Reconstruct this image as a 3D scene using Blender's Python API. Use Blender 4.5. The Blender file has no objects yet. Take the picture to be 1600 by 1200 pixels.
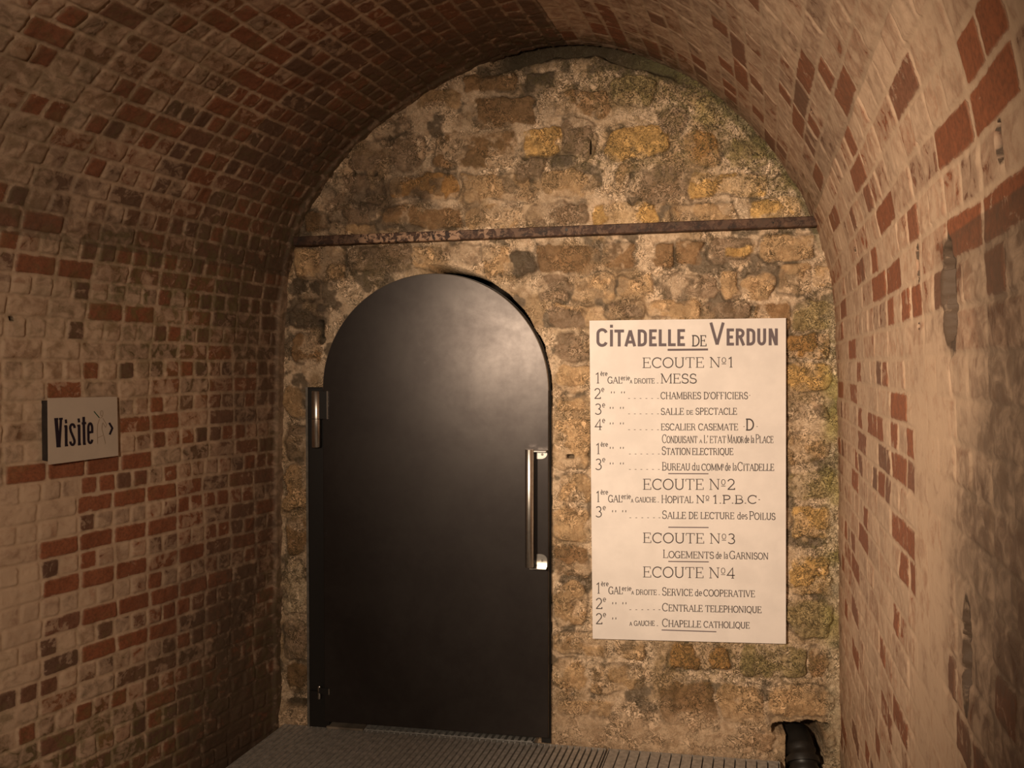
import bpy, math, random
import numpy as np
from mathutils import Vector

# ---------------------------------------------------------------- camera, world, lights
SC = bpy.context.scene
COL = SC.collection
F = 1200.0                      # focal length in pixels of the 1600 wide frame
YAW = math.radians(8.86)        # camera turned left of the end wall's normal
HZ = 575.0                      # horizon row
PITCH = math.atan((600.0 - HZ) / F)
CAM = np.array([0.0, 0.0, 1.64])
D = 3.33                        # end wall plane y = D

cam_d = bpy.data.cameras.new('camera')
cam_d.sensor_width = 36.0
cam_d.lens = 36.0 * F / 1600.0
cam_d.clip_start = 0.02
cam_o = bpy.data.objects.new('camera', cam_d)
cam_o.location = CAM
cam_o.rotation_euler = (math.pi / 2 - PITCH, 0, YAW)
COL.objects.link(cam_o)
SC.camera = cam_o

w = bpy.data.worlds.new('world')
SC.world = w
w.use_nodes = True
w.node_tree.nodes['Background'].inputs[0].default_value = (0.9, 0.75, 0.6, 1)
w.node_tree.nodes['Background'].inputs[1].default_value = 0.0

SC.view_settings.view_transform = 'Standard'
SC.view_settings.look = 'None'
SC.view_settings.gamma = 1.0
SC.view_settings.use_curve_mapping = False
SC.view_settings.exposure = 0.0


def spot(name, loc, target, power, size, blend, radius, color):
    l = bpy.data.lights.new(name, 'SPOT')
    l.energy = power
    l.spot_size = math.radians(size)
    l.spot_blend = blend
    l.shadow_soft_size = radius
    l.color = color
    o = bpy.data.objects.new(name, l)
    o.location = loc
    o.rotation_euler = (Vector(target) - Vector(loc)).to_track_quat('-Z', 'Y').to_euler()
    COL.objects.link(o)
    return o


def point(name, loc, power, radius, color):
    l = bpy.data.lights.new(name, 'POINT')
    l.energy = power
    l.shadow_soft_size = radius
    l.color = color
    o = bpy.data.objects.new(name, l)
    o.location = loc
    COL.objects.link(o)
    return o


WARM = (1.0, 0.78, 0.57)
spot('wall_spotlight', (-1.00, -0.25, 1.95), (0.50, D, 1.50), 570.0, 63, 1.0, 0.10, WARM)
spot('left_wall_fill', (0.0, -1.5, 2.2), (-1.95, 2.0, 1.30), 500.0, 82, 1.0, 0.15, WARM)  # unseen fill lamp, added to brighten the left wall

# ---------------------------------------------------------------- projection helpers
cy, sy = math.cos(YAW), math.sin(YAW)
cp, sp = math.cos(PITCH), math.sin(PITCH)
RIGHT = np.array([cy, sy, 0.0])
FWD = np.array([-sy * cp, cy * cp, -sp])
UP = np.cross(RIGHT, FWD)


def ray(px, py):
    px = np.asarray(px, float); py = np.asarray(py, float)
    a = ((px - 800.0) / F)[..., None]; b = ((600.0 - py) / F)[..., None]
    return FWD + a * RIGHT + b * UP


def hit(px, py, p0, n):
    d = ray(px, py)
    p0 = np.asarray(p0, float); n = np.asarray(n, float)
    t = ((p0 - CAM) @ n) / (d @ n)
    return CAM + d * t[..., None]


def onwall(px, py, off=0.0):
    return hit(px, py, (0, D - off, 0), (0, 1, 0))


def project(P):
    q = P - CAM
    z = q @ FWD
    z = np.where(z < 0.05, 0.05, z)
    return 800 + F * (q @ RIGHT) / z, 600 - F * (q @ UP) / z


def vp_dir(vx):
    az = np.arctan((np.asarray(vx, float) - 800.0) / F) - YAW
    return np.stack([np.sin(az), np.cos(az), np.zeros_like(az)], -1)


# ---------------------------------------------------------------- numpy noise
def _hash(ix, iy, seed):
    ix = ix.astype(np.int64); iy = iy.astype(np.int64)
    h = (ix * 374761393 + iy * 668265263 + seed * 1442695041) & 0xFFFFFFFF
    h = ((h ^ (h >> 13)) * 1274126177) & 0xFFFFFFFF
    h = ((h ^ (h >> 16)) * 2246822519) & 0xFFFFFFFF
    h = h ^ (h >> 15)
    return (h & 0xFFFFFF) / float(0xFFFFFF)


def vnoise(x, y, seed=0):
    x = np.asarray(x, float); y = np.asarray(y, float)
    ix = np.floor(x); iy = np.floor(y)
    fx = x - ix; fy = y - iy
    fx = fx * fx * (3 - 2 * fx); fy = fy * fy * (3 - 2 * fy)
    a = _hash(ix, iy, seed); b = _hash(ix + 1, iy, seed)
    c = _hash(ix, iy + 1, seed); d = _hash(ix + 1, iy + 1, seed)
    return (a * (1 - fx) + b * fx) * (1 - fy) + (c * (1 - fx) + d * fx) * fy


def fbm(x, y, seed=0, octv=4):
    s = 0; a = 0.5; t = 0
    for k in range(octv):
        s = s + a * vnoise(x * 2 ** k, y * 2 ** k, seed + 17 * k); t += a; a *= 0.5
    return s / t


def sstep(a, b, x):
    t = np.clip((x - a) / (b - a), 0, 1)
    return t * t * (3 - 2 * t)


# ---------------------------------------------------------------- object helpers
def tag(o, label=None, cat=None, group=None, kind=None):
    if label: o['label'] = label
    if cat: o['category'] = cat
    if group: o['group'] = group
    if kind: o['kind'] = kind
    return o


def empty(name, loc=(0, 0, 0)):
    o = bpy.data.objects.new(name, None)
    o.location = loc
    o.empty_display_size = 0.1
    COL.objects.link(o)
    return o


def link_mesh(name, me, mat, parent=None):
    o = bpy.data.objects.new(name, me)
    if mat: me.materials.append(mat)
    COL.objects.link(o)
    if parent is not None:
        o.parent = parent
        o.location = -Vector(parent_world(parent))
    return o


def parent_world(p):
    v = Vector(p.location)
    while p.parent is not None:
        p = p.parent
        v = v + Vector(p.location)
    return v


def np_mesh(name, verts, quads, smooth=True, attrs=None, cols=None):
    me = bpy.data.meshes.new(name)
    n = len(verts); q = len(quads)
    me.vertices.add(n)
    me.vertices.foreach_set('co', np.ascontiguousarray(verts, dtype=np.float32).ravel())
    me.loops.add(q * 4)
    me.loops.foreach_set('vertex_index', np.ascontiguousarray(quads, dtype=np.int32).ravel())
    me.polygons.add(q)
    me.polygons.foreach_set('loop_start', np.arange(0, q * 4, 4, dtype=np.int32))
    me.polygons.foreach_set('loop_total', np.full(q, 4, dtype=np.int32))
    me.update(calc_edges=True)
    me.polygons.foreach_set('use_smooth', np.full(q, smooth, dtype=bool))
    for k, a in (attrs or {}).items():
        at = me.attributes.new(k, 'FLOAT', 'POINT')
        at.data.foreach_set('value', np.ascontiguousarray(a, dtype=np.float32).ravel())
    for k, a in (cols or {}).items():
        at = me.attributes.new(k, 'FLOAT_COLOR', 'POINT')
        c = np.ones((n, 4), np.float32); c[:, :3] = a
        at.data.foreach_set('color', c.ravel())
    me.validate()
    return me


class MB:
    """collects boxes, bars, tubes and ribbons into one mesh"""
    def __init__(self):
        self.v = []; self.f = []; self.smooth = []

    def add(self, vs, fs, smooth=False):
        b = len(self.v)
        self.v += [tuple(map(float, p)) for p in vs]
        self.f += [tuple(b + i for i in f) for f in fs]
        self.smooth += [smooth] * len(fs)

    def frame_box(self, c, ax, ay, az, bev=0.0):
        """box about c with half axis vectors; chamfered edges when bev > 0"""
        c, ax, ay, az = (np.asarray(t, float) for t in (c, ax, ay, az))
        la, lb, lc = (np.linalg.norm(t) for t in (ax, ay, az))
        if bev <= 0:
            vs = [c + i * ax + j * ay + k * az for i in (-1, 1) for j in (-1, 1) for k in (-1, 1)]
            fs = [(0, 1, 3, 2), (4, 6, 7, 5), (0, 4, 5, 1), (2, 3, 7, 6), (0, 2, 6, 4), (1, 5, 7, 3)]
            self.add(vs, fs); return
        import bmesh
        bm = bmesh.new()
        bmesh.ops.create_cube(bm, size=2.0)
        for v in bm.verts:
            v.co = Vector(v.co.x * la for _ in (0,)) if False else Vector((v.co.x * la, v.co.y * lb, v.co.z * lc))
        bmesh.ops.bevel(bm, geom=bm.edges[:], offset=min(bev, 0.45 * min(la, lb, lc) * 2), segments=2, affect='EDGES', profile=0.5)
        ux, uy, uz = ax / la, ay / lb, az / lc
        bm.verts.index_update()
        vs = [c + v.co.x * ux + v.co.y * uy + v.co.z * uz for v in bm.verts]
        fs = [tuple(v.index for v in f.verts) for f in bm.faces]
        bm.free()
        self.add(vs, fs)

    def box(self, x0, x1, y0, y1, z0, z1, bev=0.0):
        self.frame_box(((x0 + x1) / 2, (y0 + y1) / 2, (z0 + z1) / 2),
                       (abs(x1 - x0) / 2, 0, 0), (0, abs(y1 - y0) / 2, 0), (0, 0, abs(z1 - z0) / 2), bev)

    def tube(self, pts, radii, n=24, cap=True):
        pts = [np.asarray(p, float) for p in pts]
        if not hasattr(radii, '__len__'): radii = [radii] * len(pts)
        ref = None; rings = []
        for i, p in enumerate(pts):
            t = pts[min(i + 1, len(pts) - 1)] - pts[max(i - 1, 0)]
            t = t / np.linalg.norm(t)
            if ref is None:
                h = np.array([0, 0, 1.0]) if abs(t[2]) < 0.9 else np.array([1.0, 0, 0])
                ref = np.cross(t, h)
            ref = ref - t * (ref @ t); ref /= np.linalg.norm(ref)
            b = np.cross(t, ref)
            rings.append([p + radii[i] * (math.cos(2 * math.pi * k / n) * ref + math.sin(2 * math.pi * k / n) * b) for k in range(n)])
        vs = [q for r in rings for q in r]; fs = []
        for i in range(len(rings) - 1):
            for k in range(n):
                k2 = (k + 1) % n
                fs.append((i * n + k, i * n + k2, (i + 1) * n + k2, (i + 1) * n + k))
        self.add(vs, fs, True)
        if cap:
            self.add(rings[0], [tuple(range(n))[::-1]])
            self.add(rings[-1], [tuple(range(n))])

    def prism(self, poly, ext):
        """polygon (list of 3d points) extruded by ext"""
        n = len(poly); ext = np.asarray(ext, float)
        a = [np.asarray(p, float) for p in poly]
        vs = a + [p + ext for p in a]
        fs = [tuple(range(n)), tuple(range(2 * n - 1, n - 1, -1))]
        fs += [(i, (i + 1) % n + 0, (i + 1) % n + n, i + n)[::-1] for i in range(n)]
        self.add(vs, fs)

    def build(self, name, mat, parent=None):
        me = bpy.data.meshes.new(name)
        me.from_pydata(self.v, [], self.f)
        import bmesh
        bm = bmesh.new(); bm.from_mesh(me)
        bmesh.ops.recalc_face_normals(bm, faces=bm.faces[:])
        bm.to_mesh(me); bm.free()
        me.polygons.foreach_set('use_smooth', np.array(self.smooth, dtype=bool))
        me.update()
        return link_mesh(name, me, mat, parent)


# ---------------------------------------------------------------- materials
def new_mat(name):
    m = bpy.data.materials.new(name); m.use_nodes = True
    nt = m.node_tree
    return m, nt, nt.nodes['Principled BSDF']


def N(nt, t, **kw):
    n = nt.nodes.new(t)
    for k, v in kw.items(): setattr(n, k, v)
    return n


def noise(nt, scale, detail=4, rough=0.6, vec=None, dist=0.0):
    n = N(nt, 'ShaderNodeTexNoise')
    n.inputs['Scale'].default_value = scale
    n.inputs['Detail'].default_value = detail
    n.inputs['Roughness'].default_value = rough
    n.inputs['Distortion'].default_value = dist
    if vec is None:
        tc = N(nt, 'ShaderNodeTexCoord'); vec = tc.outputs['Object']
    nt.links.new(vec, n.inputs['Vector'])
    return n.outputs['Fac']


def mth(nt, op, a, b=None, c=None, clamp=False):
    n = N(nt, 'ShaderNodeMath', operation=op); n.use_clamp = clamp
    for i, x in enumerate((a, b, c)):
        if x is None: continue
        if hasattr(x, 'is_linked'): nt.links.new(x, n.inputs[i])
        else: n.inputs[i].default_value = x
    return n.outputs[0]


def mapr(nt, x, a, b, c=0.0, d=1.0):
    n = N(nt, 'ShaderNodeMapRange', interpolation_type='SMOOTHSTEP')
    nt.links.new(x, n.inputs['Value'])
    for k, v in zip(('From Min', 'From Max', 'To Min', 'To Max'), (a, b, c, d)):
        n.inputs[k].default_value = v
    return n.outputs[0]


def mix(nt, f, a, b, mode='MIX'):
    n = N(nt, 'ShaderNodeMix', data_type='RGBA', blend_type=mode)
    def put(x, s):
        if hasattr(x, 'is_linked'): nt.links.new(x, s)
        elif isinstance(x, (int, float)): s.default_value = x
        else: s.default_value = (*x, 1)
    put(f, n.inputs['Factor']); put(a, n.inputs['A']); put(b, n.inputs['B'])
    return n.outputs['Result']


def ramp(nt, x, stops):
    n = N(nt, 'ShaderNodeValToRGB')
    cr = n.color_ramp
    while len(cr.elements) < len(stops): cr.elements.new(0.5)
    for e, (p, c) in zip(cr.elements, stops):
        e.position = p; e.color = (*c, 1)
    nt.links.new(x, n.inputs[0])
    return n.outputs[0]


def attr(nt, name):
    n = N(nt, 'ShaderNodeAttribute'); n.attribute_name = name
    return n


def bump(nt, bsdf, h, strength, dist):
    b = N(nt, 'ShaderNodeBump')
    b.inputs['Strength'].default_value = strength
    b.inputs['Distance'].default_value = dist
    nt.links.new(h, b.inputs['Height'])
    nt.links.new(b.outputs[0], bsdf.inputs['Normal'])


def lin(r, g, b):
    def f(c):
        c /= 255.0
        return c / 12.92 if c <= 0.04045 else ((c + 0.055) / 1.055) ** 2.4
    return (f(r), f(g), f(b))


def brick_material():
    m, nt, bs = new_mat('whitewashed_brick')
    expo = attr(nt, 'expo').outputs['Fac']; bid = attr(nt, 'bid').outputs['Fac']
    mort = attr(nt, 'mort').outputs['Fac']; dirt_shade = attr(nt, 'dirt_shade').outputs['Fac']
    green = attr(nt, 'green').outputs['Fac']
    nA = noise(nt, 26, 6, 0.62, dist=0.6); nB = noise(nt, 7, 3, 0.5); nC = noise(nt, 110, 3, 0.6)
    nn = mth(nt, 'ADD', mth(nt, 'MULTIPLY', nA, 0.75), mth(nt, 'MULTIPLY', nB, 0.25))
    val = mth(nt, 'ADD', expo, mth(nt, 'MULTIPLY', mth(nt, 'SUBTRACT', nn, 0.5), 2.1))
    bare = mapr(nt, val, 0.46, 0.58)
    paint = mix(nt, nB, (0.56, 0.395, 0.27), (0.46, 0.32, 0.215))
    paint = mix(nt, mth(nt, 'MULTIPLY', bid, 0.35), paint, (0.36, 0.25, 0.18))
    paint = mix(nt, mapr(nt, nC, 0.6, 0.8, 0, 0.3), paint, (0.32, 0.22, 0.15))
    brick = ramp(nt, bid, [(0.0, (0.25, 0.085, 0.04)), (0.35, (0.31, 0.105, 0.048)), (0.6, (0.22, 0.10, 0.06)),
                           (0.8, (0.17, 0.092, 0.058)), (1.0, (0.135, 0.076, 0.052))])
    brick = mix(nt, mapr(nt, nC, 0.35, 0.75, 0.1, 0.6), brick, (0.10, 0.045, 0.025))
    paint = mix(nt, mapr(nt, val, 0.0, 0.5, 0.0, 0.5), paint, brick)
    col = mix(nt, bare, paint, brick)
    # mortar: paler lines
    col = mix(nt, mth(nt, 'MULTIPLY', mort, 0.7), col, (0.48, 0.34, 0.23))
    # dirt and algae patches, with painted-in dimness
    dm = mth(nt, 'MULTIPLY', dirt_shade, mapr(nt, nn, 0.3, 0.6, 0.45, 1.0))
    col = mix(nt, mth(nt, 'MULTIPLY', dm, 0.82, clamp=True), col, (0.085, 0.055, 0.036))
    gm = mth(nt, 'MULTIPLY', green, mapr(nt, nA, 0.42, 0.62))
    col = mix(nt, mth(nt, 'MULTIPLY', gm, 0.75, clamp=True), col, (0.13, 0.115, 0.04))
    nt.links.new(col, bs.inputs['Base Color'])
    bs.inputs['Roughness'].default_value = 0.72
    bs.inputs['Specular IOR Level'].default_value = 0.3
    h = mth(nt, 'ADD', mth(nt, 'MULTIPLY', nC, 0.4), mth(nt, 'MULTIPLY', bare, -0.35))
    bump(nt, bs, h, 0.55, 0.004)
    return m


def stone_material():
    m, nt, bs = new_mat('rubble_stone')
    alb = attr(nt, 'alb').outputs['Color']; moss = attr(nt, 'moss').outputs['Fac']
    st = attr(nt, 'stone').outputs['Fac']
    nA = noise(nt, 30, 6, 0.65, dist=0.8); nB = noise(nt, 9, 4, 0.55); nC = noise(nt, 85, 4, 0.65, dist=1.5)
    nD = noise(nt, 42, 5, 0.68, dist=1.1)
    col = mix(nt, mapr(nt, nA, 0.35, 0.7, 0.0, 0.62), alb, mix(nt, 1.0, alb, (0.52, 0.43, 0.36), 'MULTIPLY'))
    col = mix(nt, mapr(nt, nB, 0.5, 0.75, 0.0, 0.5), col, mix(nt, 1.0, alb, (1.12, 0.98, 0.85), 'MULTIPLY'))
    # pale crumbling flecks
    fl = mapr(nt, nD, 0.55, 0.62, 0.0, 0.75)
    fl = mth(nt, 'MULTIPLY', fl, mapr(nt, nB, 0.40, 0.58, 0.15, 1.0))
    col = mix(nt, fl, col, mix(nt, 1.0, alb, (1.5, 1.5, 1.55), 'MULTIPLY'))
    # winding cracks round the flecks and black pitting, denser where it is mossy
    reg_ = mth(nt, 'ADD', mapr(nt, nB, 0.42, 0.58, 0.15, 0.95), mth(nt, 'MULTIPLY', moss, 0.8), clamp=True)
    cr = mapr(nt, mth(nt, 'ABSOLUTE', mth(nt, 'SUBTRACT', nD, 0.52)), 0.045, 0.012)
    cr = mth(nt, 'MULTIPLY', cr, reg_)
    pit = mapr(nt, nC, 0.455, 0.41)
    pit = mth(nt, 'MULTIPLY', pit, mth(nt, 'ADD', 0.30, mth(nt, 'MULTIPLY', moss, 0.9)), clamp=True)
    gm = mth(nt, 'MULTIPLY', moss, mapr(nt, nA, 0.42, 0.60))
    col = mix(nt, mth(nt, 'MULTIPLY', gm, 0.5), col, (0.19, 0.175, 0.06))
    dk = mth(nt, 'MAXIMUM', mth(nt, 'MULTIPLY', cr, 0.92), pit)
    col = mix(nt, dk, col, (0.058, 0.044, 0.024))
    nt.links.new(col, bs.inputs['Base Color'])
    bs.inputs['Roughness'].default_value = 0.85
    bs.inputs['Specular IOR Level'].default_value = 0.2
    h = mth(nt, 'ADD', mth(nt, 'MULTIPLY', nA, 0.8), mth(nt, 'MULTIPLY', nC, 0.4))
    h = mth(nt, 'ADD', h, mth(nt, 'MULTIPLY', nD, 0.9))
    bump(nt, bs, h, 0.7, 0.008)
    return m


def simple(name, col, rough, metal=0.0, var=0.0, scale=20, spec=0.5, bmp=0.0, bscale=120):
    m, nt, bs = new_mat(name)
    if var > 0:
        n = noise(nt, scale, 5, 0.6)
        c = mix(nt, mapr(nt, n, 0.3, 0.7), tuple(x * (1 - var) for x in col), tuple(min(1, x * (1 + var)) for x in col))
        nt.links.new(c, bs.inputs['Base Color'])
    else:
        bs.inputs['Base Color'].default_value = (*col, 1)
    bs.inputs['Roughness'].default_value = rough
    bs.inputs['Metallic'].default_value = metal
    bs.inputs['Specular IOR Level'].default_value = spec
    if bmp > 0:
        bump(nt, bs, noise(nt, bscale, 4, 0.6), bmp, 0.003)
    return m


def door_material():
    m, nt, bs = new_mat('waxed_steel_plate')
    nA = noise(nt, 3.5, 5, 0.6, dist=0.5); nB = noise(nt, 22, 5, 0.65)
    t = mth(nt, 'ADD', mth(nt, 'MULTIPLY', nA, 0.7), mth(nt, 'MULTIPLY', nB, 0.3))
    c = mix(nt, mapr(nt, t, 0.3, 0.7), (0.034, 0.028, 0.0265), (0.052, 0.045, 0.042))
    c = mix(nt, mapr(nt, nB, 0.66, 0.74, 0, 0.5), c, (0.06, 0.05, 0.05))
    nt.links.new(c, bs.inputs['Base Color'])
    bs.inputs['Metallic'].default_value = 0.6
    bs.inputs['Specular IOR Level'].default_value = 0.3
    r = mapr(nt, t, 0.3, 0.7, 0.38, 0.33)
    nt.links.new(r, bs.inputs['Roughness'])
    return m


def rust_material():
    m, nt, bs = new_mat('rusted_iron')
    n = noise(nt, 30, 6, 0.65); n2 = noise(nt, 34, 6, 0.72, dist=0.7)
    c = ramp(nt, n, [(0.3, (0.016, 0.009, 0.006)), (0.55, (0.055, 0.023, 0.012)), (0.75, (0.12, 0.060, 0.034))])
    old = attr(nt, 'paint').outputs['Fac']
    f = mth(nt, 'MULTIPLY', old, mapr(nt, n2, 0.485, 0.52))
    c = mix(nt, f, c, (0.38, 0.235, 0.15))
    nt.links.new(c, bs.inputs['Base Color'])
    bs.inputs['Roughness'].default_value = 0.7
    bump(nt, bs, n, 0.4, 0.003)
    return m


M_BRICK = brick_material()
M_STONE = stone_material()
M_DOOR = door_material()
M_RUST = rust_material()
M_BLACK = simple('dark_painted_steel', (0.018, 0.016, 0.015), 0.5, 0.3)
M_EDGE = simple('highlight_rim_steel', (0.32, 0.30, 0.28), 0.35, 0.9)  # lighter bevel colour that draws a highlight rim on the leaf
M_STEEL = simple('brushed_stainless_steel', (0.56, 0.53, 0.49), 0.30, 1.0, 0.08, 60)
M_ANGLE = simple('dull_zinc', (0.20, 0.185, 0.165), 0.55, 0.6, 0.25, 30)
M_SIGN = simple('painted_sign_board', (0.80, 0.73, 0.68), 0.55, 0.0, 0.05, 9, 0.3)
M_VIS = simple('matt_sign_board', (0.50, 0.41, 0.33), 0.6, 0.0, 0.03, 14, 0.3)
M_INK = simple('charcoal_lettering_paint', (0.085, 0.072, 0.072), 0.7, 0, 0, 1, 0.2)
M_TITLE = simple('violet_grey_lettering_paint', (0.155, 0.125, 0.135), 0.7, 0, 0, 1, 0.2)
M_VINK = simple('black_violet_lettering', (0.02, 0.012, 0.02), 0.7, 0, 0, 1, 0.2)
M_PALE = simple('faded_brown_line', (0.30, 0.22, 0.15), 0.7, 0, 0, 1, 0.2)
M_GREEN = simple('dark_green_line', (0.03, 0.08, 0.05), 0.7, 0, 0, 1, 0.2)
M_GRATE = simple('galvanised_grating', (0.47, 0.45, 0.42), 0.55, 0.35, 0.25, 45, 0.5, 0.3, 200)
M_CONC = simple('rough_concrete', (0.20, 0.165, 0.13), 0.9, 0, 0.35, 12, 0.2, 0.6, 60)
M_PIPE = simple('black_plastic_pipe', (0.016, 0.014, 0.012), 0.45, 0, 0.2, 30)
M_WOOD = simple('dark_batten_and_gap_shade', (0.03, 0.022, 0.018), 0.8, 0, 0.3, 30)
M_VOID = simple('unlit_passage_wall', (0.05, 0.04, 0.033), 0.9, 0, 0.3, 10)

# ---------------------------------------------------------------- tunnel section on the end wall
PROF = [(440, 1215), (439, 1100), (439, 900), (441, 700), (442, 600), (444, 520), (449, 450), (461, 385), (482, 330),
        (520, 270), (561, 222), (622, 172), (700, 124), (790, 84), (865, 68), (930, 67), (1000, 84), (1075, 118),
        (1145, 170), (1200, 226), (1241, 284), (1271, 342), (1291, 400), (1303, 460), (1308, 560), (1311, 700),
        (1312, 900), (1314, 1100), (1316, 1260)]
pp = onwall([p[0] for p in PROF], [p[1] for p in PROF])[:, [0, 2]]
pp[0, 1] = -0.30; pp[-1, 1] = -0.30


def catmull(P, per=24):
    out = []
    Q = np.vstack([2 * P[0] - P[1], P, 2 * P[-1] - P[-2]])
    for i in range(1, len(Q) - 2):
        p0, p1, p2, p3 = Q[i - 1:i + 3]
        for t in np.linspace(0, 1, per, endpoint=False):
            out.append(0.5 * ((2 * p1) + (-p0 + p2) * t + (2 * p0 - 5 * p1 + 4 * p2 - p3) * t * t + (-p0 + 3 * p1 - 3 * p2 + p3) * t ** 3))
    out.append(Q[-2])
    return np.array(out)


fine = catmull(pp)
seg = np.linalg.norm(np.diff(fine, axis=0), axis=1)
arc = np.concatenate([[0], np.cumsum(seg)])
DV = 0.0045
NV = int(arc[-1] / DV) + 1
vv = np.linspace(0, arc[-1], NV)
PX = np.interp(vv, arc, fine[:, 0]); PZ = np.interp(vv, arc, fine[:, 1])
v_crown = vv[np.argmax(PZ)]
v_sl = vv[np.argmax(PZ > 1.66)]                       # left springing (about eye level)
v_sr = vv[len(PZ) - 1 - np.argmax(PZ[::-1] > 1.66)]   # right springing
VPX = np.interp(vv, [0, v_sl, v_sl + 0.9, v_crown, v_sr - 0.5, vv[-1]], [1490, 1440, 1300, 1235, 1180, 1177])
DIR = vp_dir(VPX)                                     # into the wall
UA = np.arange(0, 2.5, 0.0045)
UB = np.arange(2.5, 6.2, 0.05)
uu = np.concatenate([UA, UB])
BASE = np.stack([PX, np.full(NV, D + 0.03), PZ], -1)
S = BASE[:, None, :] - uu[None, :, None] * DIR[:, None, :]     # (NV, NU, 3)
tv = np.gradient(S, axis=0); tu = -np.broadcast_to(DIR[:, None, :], S.shape)
nrm = np.cross(tv, tu); nrm /= np.linalg.norm(nrm, axis=-1, keepdims=True)
cen = np.array([PX.mean(), 0, 1.3])
if ((cen - S[NV // 2, 50])[[0, 2]] @ nrm[NV // 2, 50][[0, 2]]) < 0: nrm = -nrm

# brick bond: header and stretcher courses, joints measured along the tunnel
CH_L, CH_R = 0.0683, 0.0755
i0 = int(np.argmin(np.abs(PZ[:NV // 2] - onwall(440, 566)[2])))
V0 = vv[i0]
U, V = np.meshgrid(uu, vv)
wob = (fbm(U * 2.3, V * 2.3, 5, 3) - 0.5) * 0.020
Vw = V + wob
nL = (v_crown - V0) / CH_L
cf = np.where(Vw < v_crown, (Vw - V0) / CH_L, nL + (Vw - v_crown) / CH_R)
course = np.floor(cf).astype(int)
ch = np.where(Vw < v_crown, CH_L, CH_R)
fv = (cf - course) * ch
stretch = np.where(Vw < v_crown, 0.134, 0.215)
# phase of the left wall taken from one vertical joint
pl0 = BASE[i0]; nl = np.cross(DIR[i0], [0, 0, 1.0])
Uph = float((pl0 - hit(69.0, 552.0, pl0, nl)) @ DIR[i0])
head = (course % 2) != 0
bl = np.where(head, stretch / 2, stretch)
jit = (_hash(course, course * 0, 3) - 0.5) * np.where(head, 0.02, 0.03)
uw = U - Uph + jit + (fbm(U * 5, V * 5, 9, 2) - 0.5) * 0.012
bf = uw / bl
col_i = np.floor(bf).astype(int)
fu = (bf - col_i) * bl
key = col_i * 7919 + course * 104729 + head * 13
bid = _hash(col_i, course, 21); b2 = _hash(col_i, course, 22); b3 = _hash(col_i, course, 23)
# distance to the brick's rounded edge
jw = 0.0048
hx = bl / 2 - jw; hy = ch / 2 - jw
dx = np.abs(fu - bl / 2) - hx; dy = np.abs(fv - ch / 2) - hy
rr = 0.008
qx = np.maximum(dx + rr, 0); qy = np.maximum(dy + rr, 0)
sd = np.sqrt(qx * qx + qy * qy) + np.minimum(np.maximum(dx + rr, dy + rr), 0) - rr
sd = sd + (fbm(U * 60, V * 60, 31, 2) - 0.5) * 0.004
mort = sstep(-0.0035, 0.002, sd)
disp = -0.0042 * mort + (b2 - 0.5) * 0.005 * (1 - mort) + (fbm(U * 9, V * 9, 41, 4) - 0.5) * 0.014 \
    + (fbm(U * 45, V * 45, 43, 3) - 0.5) * 0.006 * (1 - 0.5 * mort) + (b3 - 0.5) * 0.05 * (fu / bl - 0.5) * (1 - mort) * 0.25
PXX, PYY = project(S.reshape(-1, 3))
PXX = PXX.reshape(S.shape[:2]); PYY = PYY.reshape(S.shape[:2])
vis = (U < 2.45)

# how bare each brick is: regional wear, then single bricks
left = V < v_crown


def reg(cu, cv, ru, rv):   # soft patch in wall coordinates
    return np.exp(-((U - cu) / ru) ** 2 - ((V - cv) / rv) ** 2)


soft = np.where(left, 1.0, 0.55)
big = fbm(U * 1.6, V * 1.6, 61, 3)
hgt = PZ[:, None] + 0 * U
wear = 0.16 + 0.25 * (big - 0.45)
wear = np.where(left, wear + 0.46 * sstep(1.25, 0.2, U + 0.25 * (big - .5)) + 0.34 * sstep(0.75, 0.15, hgt) * (V < v_sl), wear)
wear = np.where(left & (V > v_sl + 0.25), wear + 0.26, wear)
wear = np.where(~left, wear + 0.10 * sstep(0.8, 0.1, U), wear)
wear = np.where(~left & (V < v_sr), wear + 0.10, wear)
wear = np.where(~left, wear + 0.10, wear)
brk = np.where(b3 > 0.80, 0.42, np.where(b3 < 0.45, -0.16, 0.0))
expo = wear + brk
RED = [(57, 397), (88, 403), (113, 434), (150, 494), (2, 389), (76, 363), (234, 634), (256, 634), (224, 661), (258, 659),
       (70, 741), (113, 735), (160, 728), (203, 718), (130, 764), (157, 755), (258, 739), (159, 791), (211, 777), (261, 767),
       (255, 823), (215, 832), (161, 849), (102, 863), (159, 904), (214, 890), (102, 926), (222, 939), (252, 928), (263, 951),
       (144, 968), (215, 999), (139, 1030), (92, 27), (72, 57), (57, 85), (222, 85), (185, 146), (227, 160), (217, 187),
       (240, 196), (220, 217), (162, 195), (90, 172), (147, 252), (282, 50), (360, 27), (380, 135), (304, 277), (325, 283),
       (327, 255), (405, 57), (445, 80), (437, 10), (402, 20), (405, 115), (436, 107), (462, 122), (367, 215), (522, 155),
       (545, 167), (420, 155), (699, 49), (727, 47), (759, 52), (961, 26), (942, 54), (970, 49), (690, 95), (1507, 357),
       (1390, 353), (1425, 463), (1368, 453), (1388, 437), (1343, 407), (1417, 657), (1357, 667), (1375, 675), (1417, 763),
       (1377, 753), (1423, 717), (1350, 810), (1347, 850), (1437, 880), (1447, 940), (1423, 910), (1340, 913), (1506, 210),
       (1521, 105), (1315, 101), (1266, 146), (1562, 60), (1580, 110), (1570, 320), (1545, 20), (285, 1000), (330, 985), (350, 905),
       (300, 905), (390, 830), (120, 1115), (190, 1075), (255, 1085), (320, 1060), (240, 1120), (380, 1000), (400, 930)]
kv = key[vis]; pxv = PXX[vis]; pyv = PYY[vis]
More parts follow.
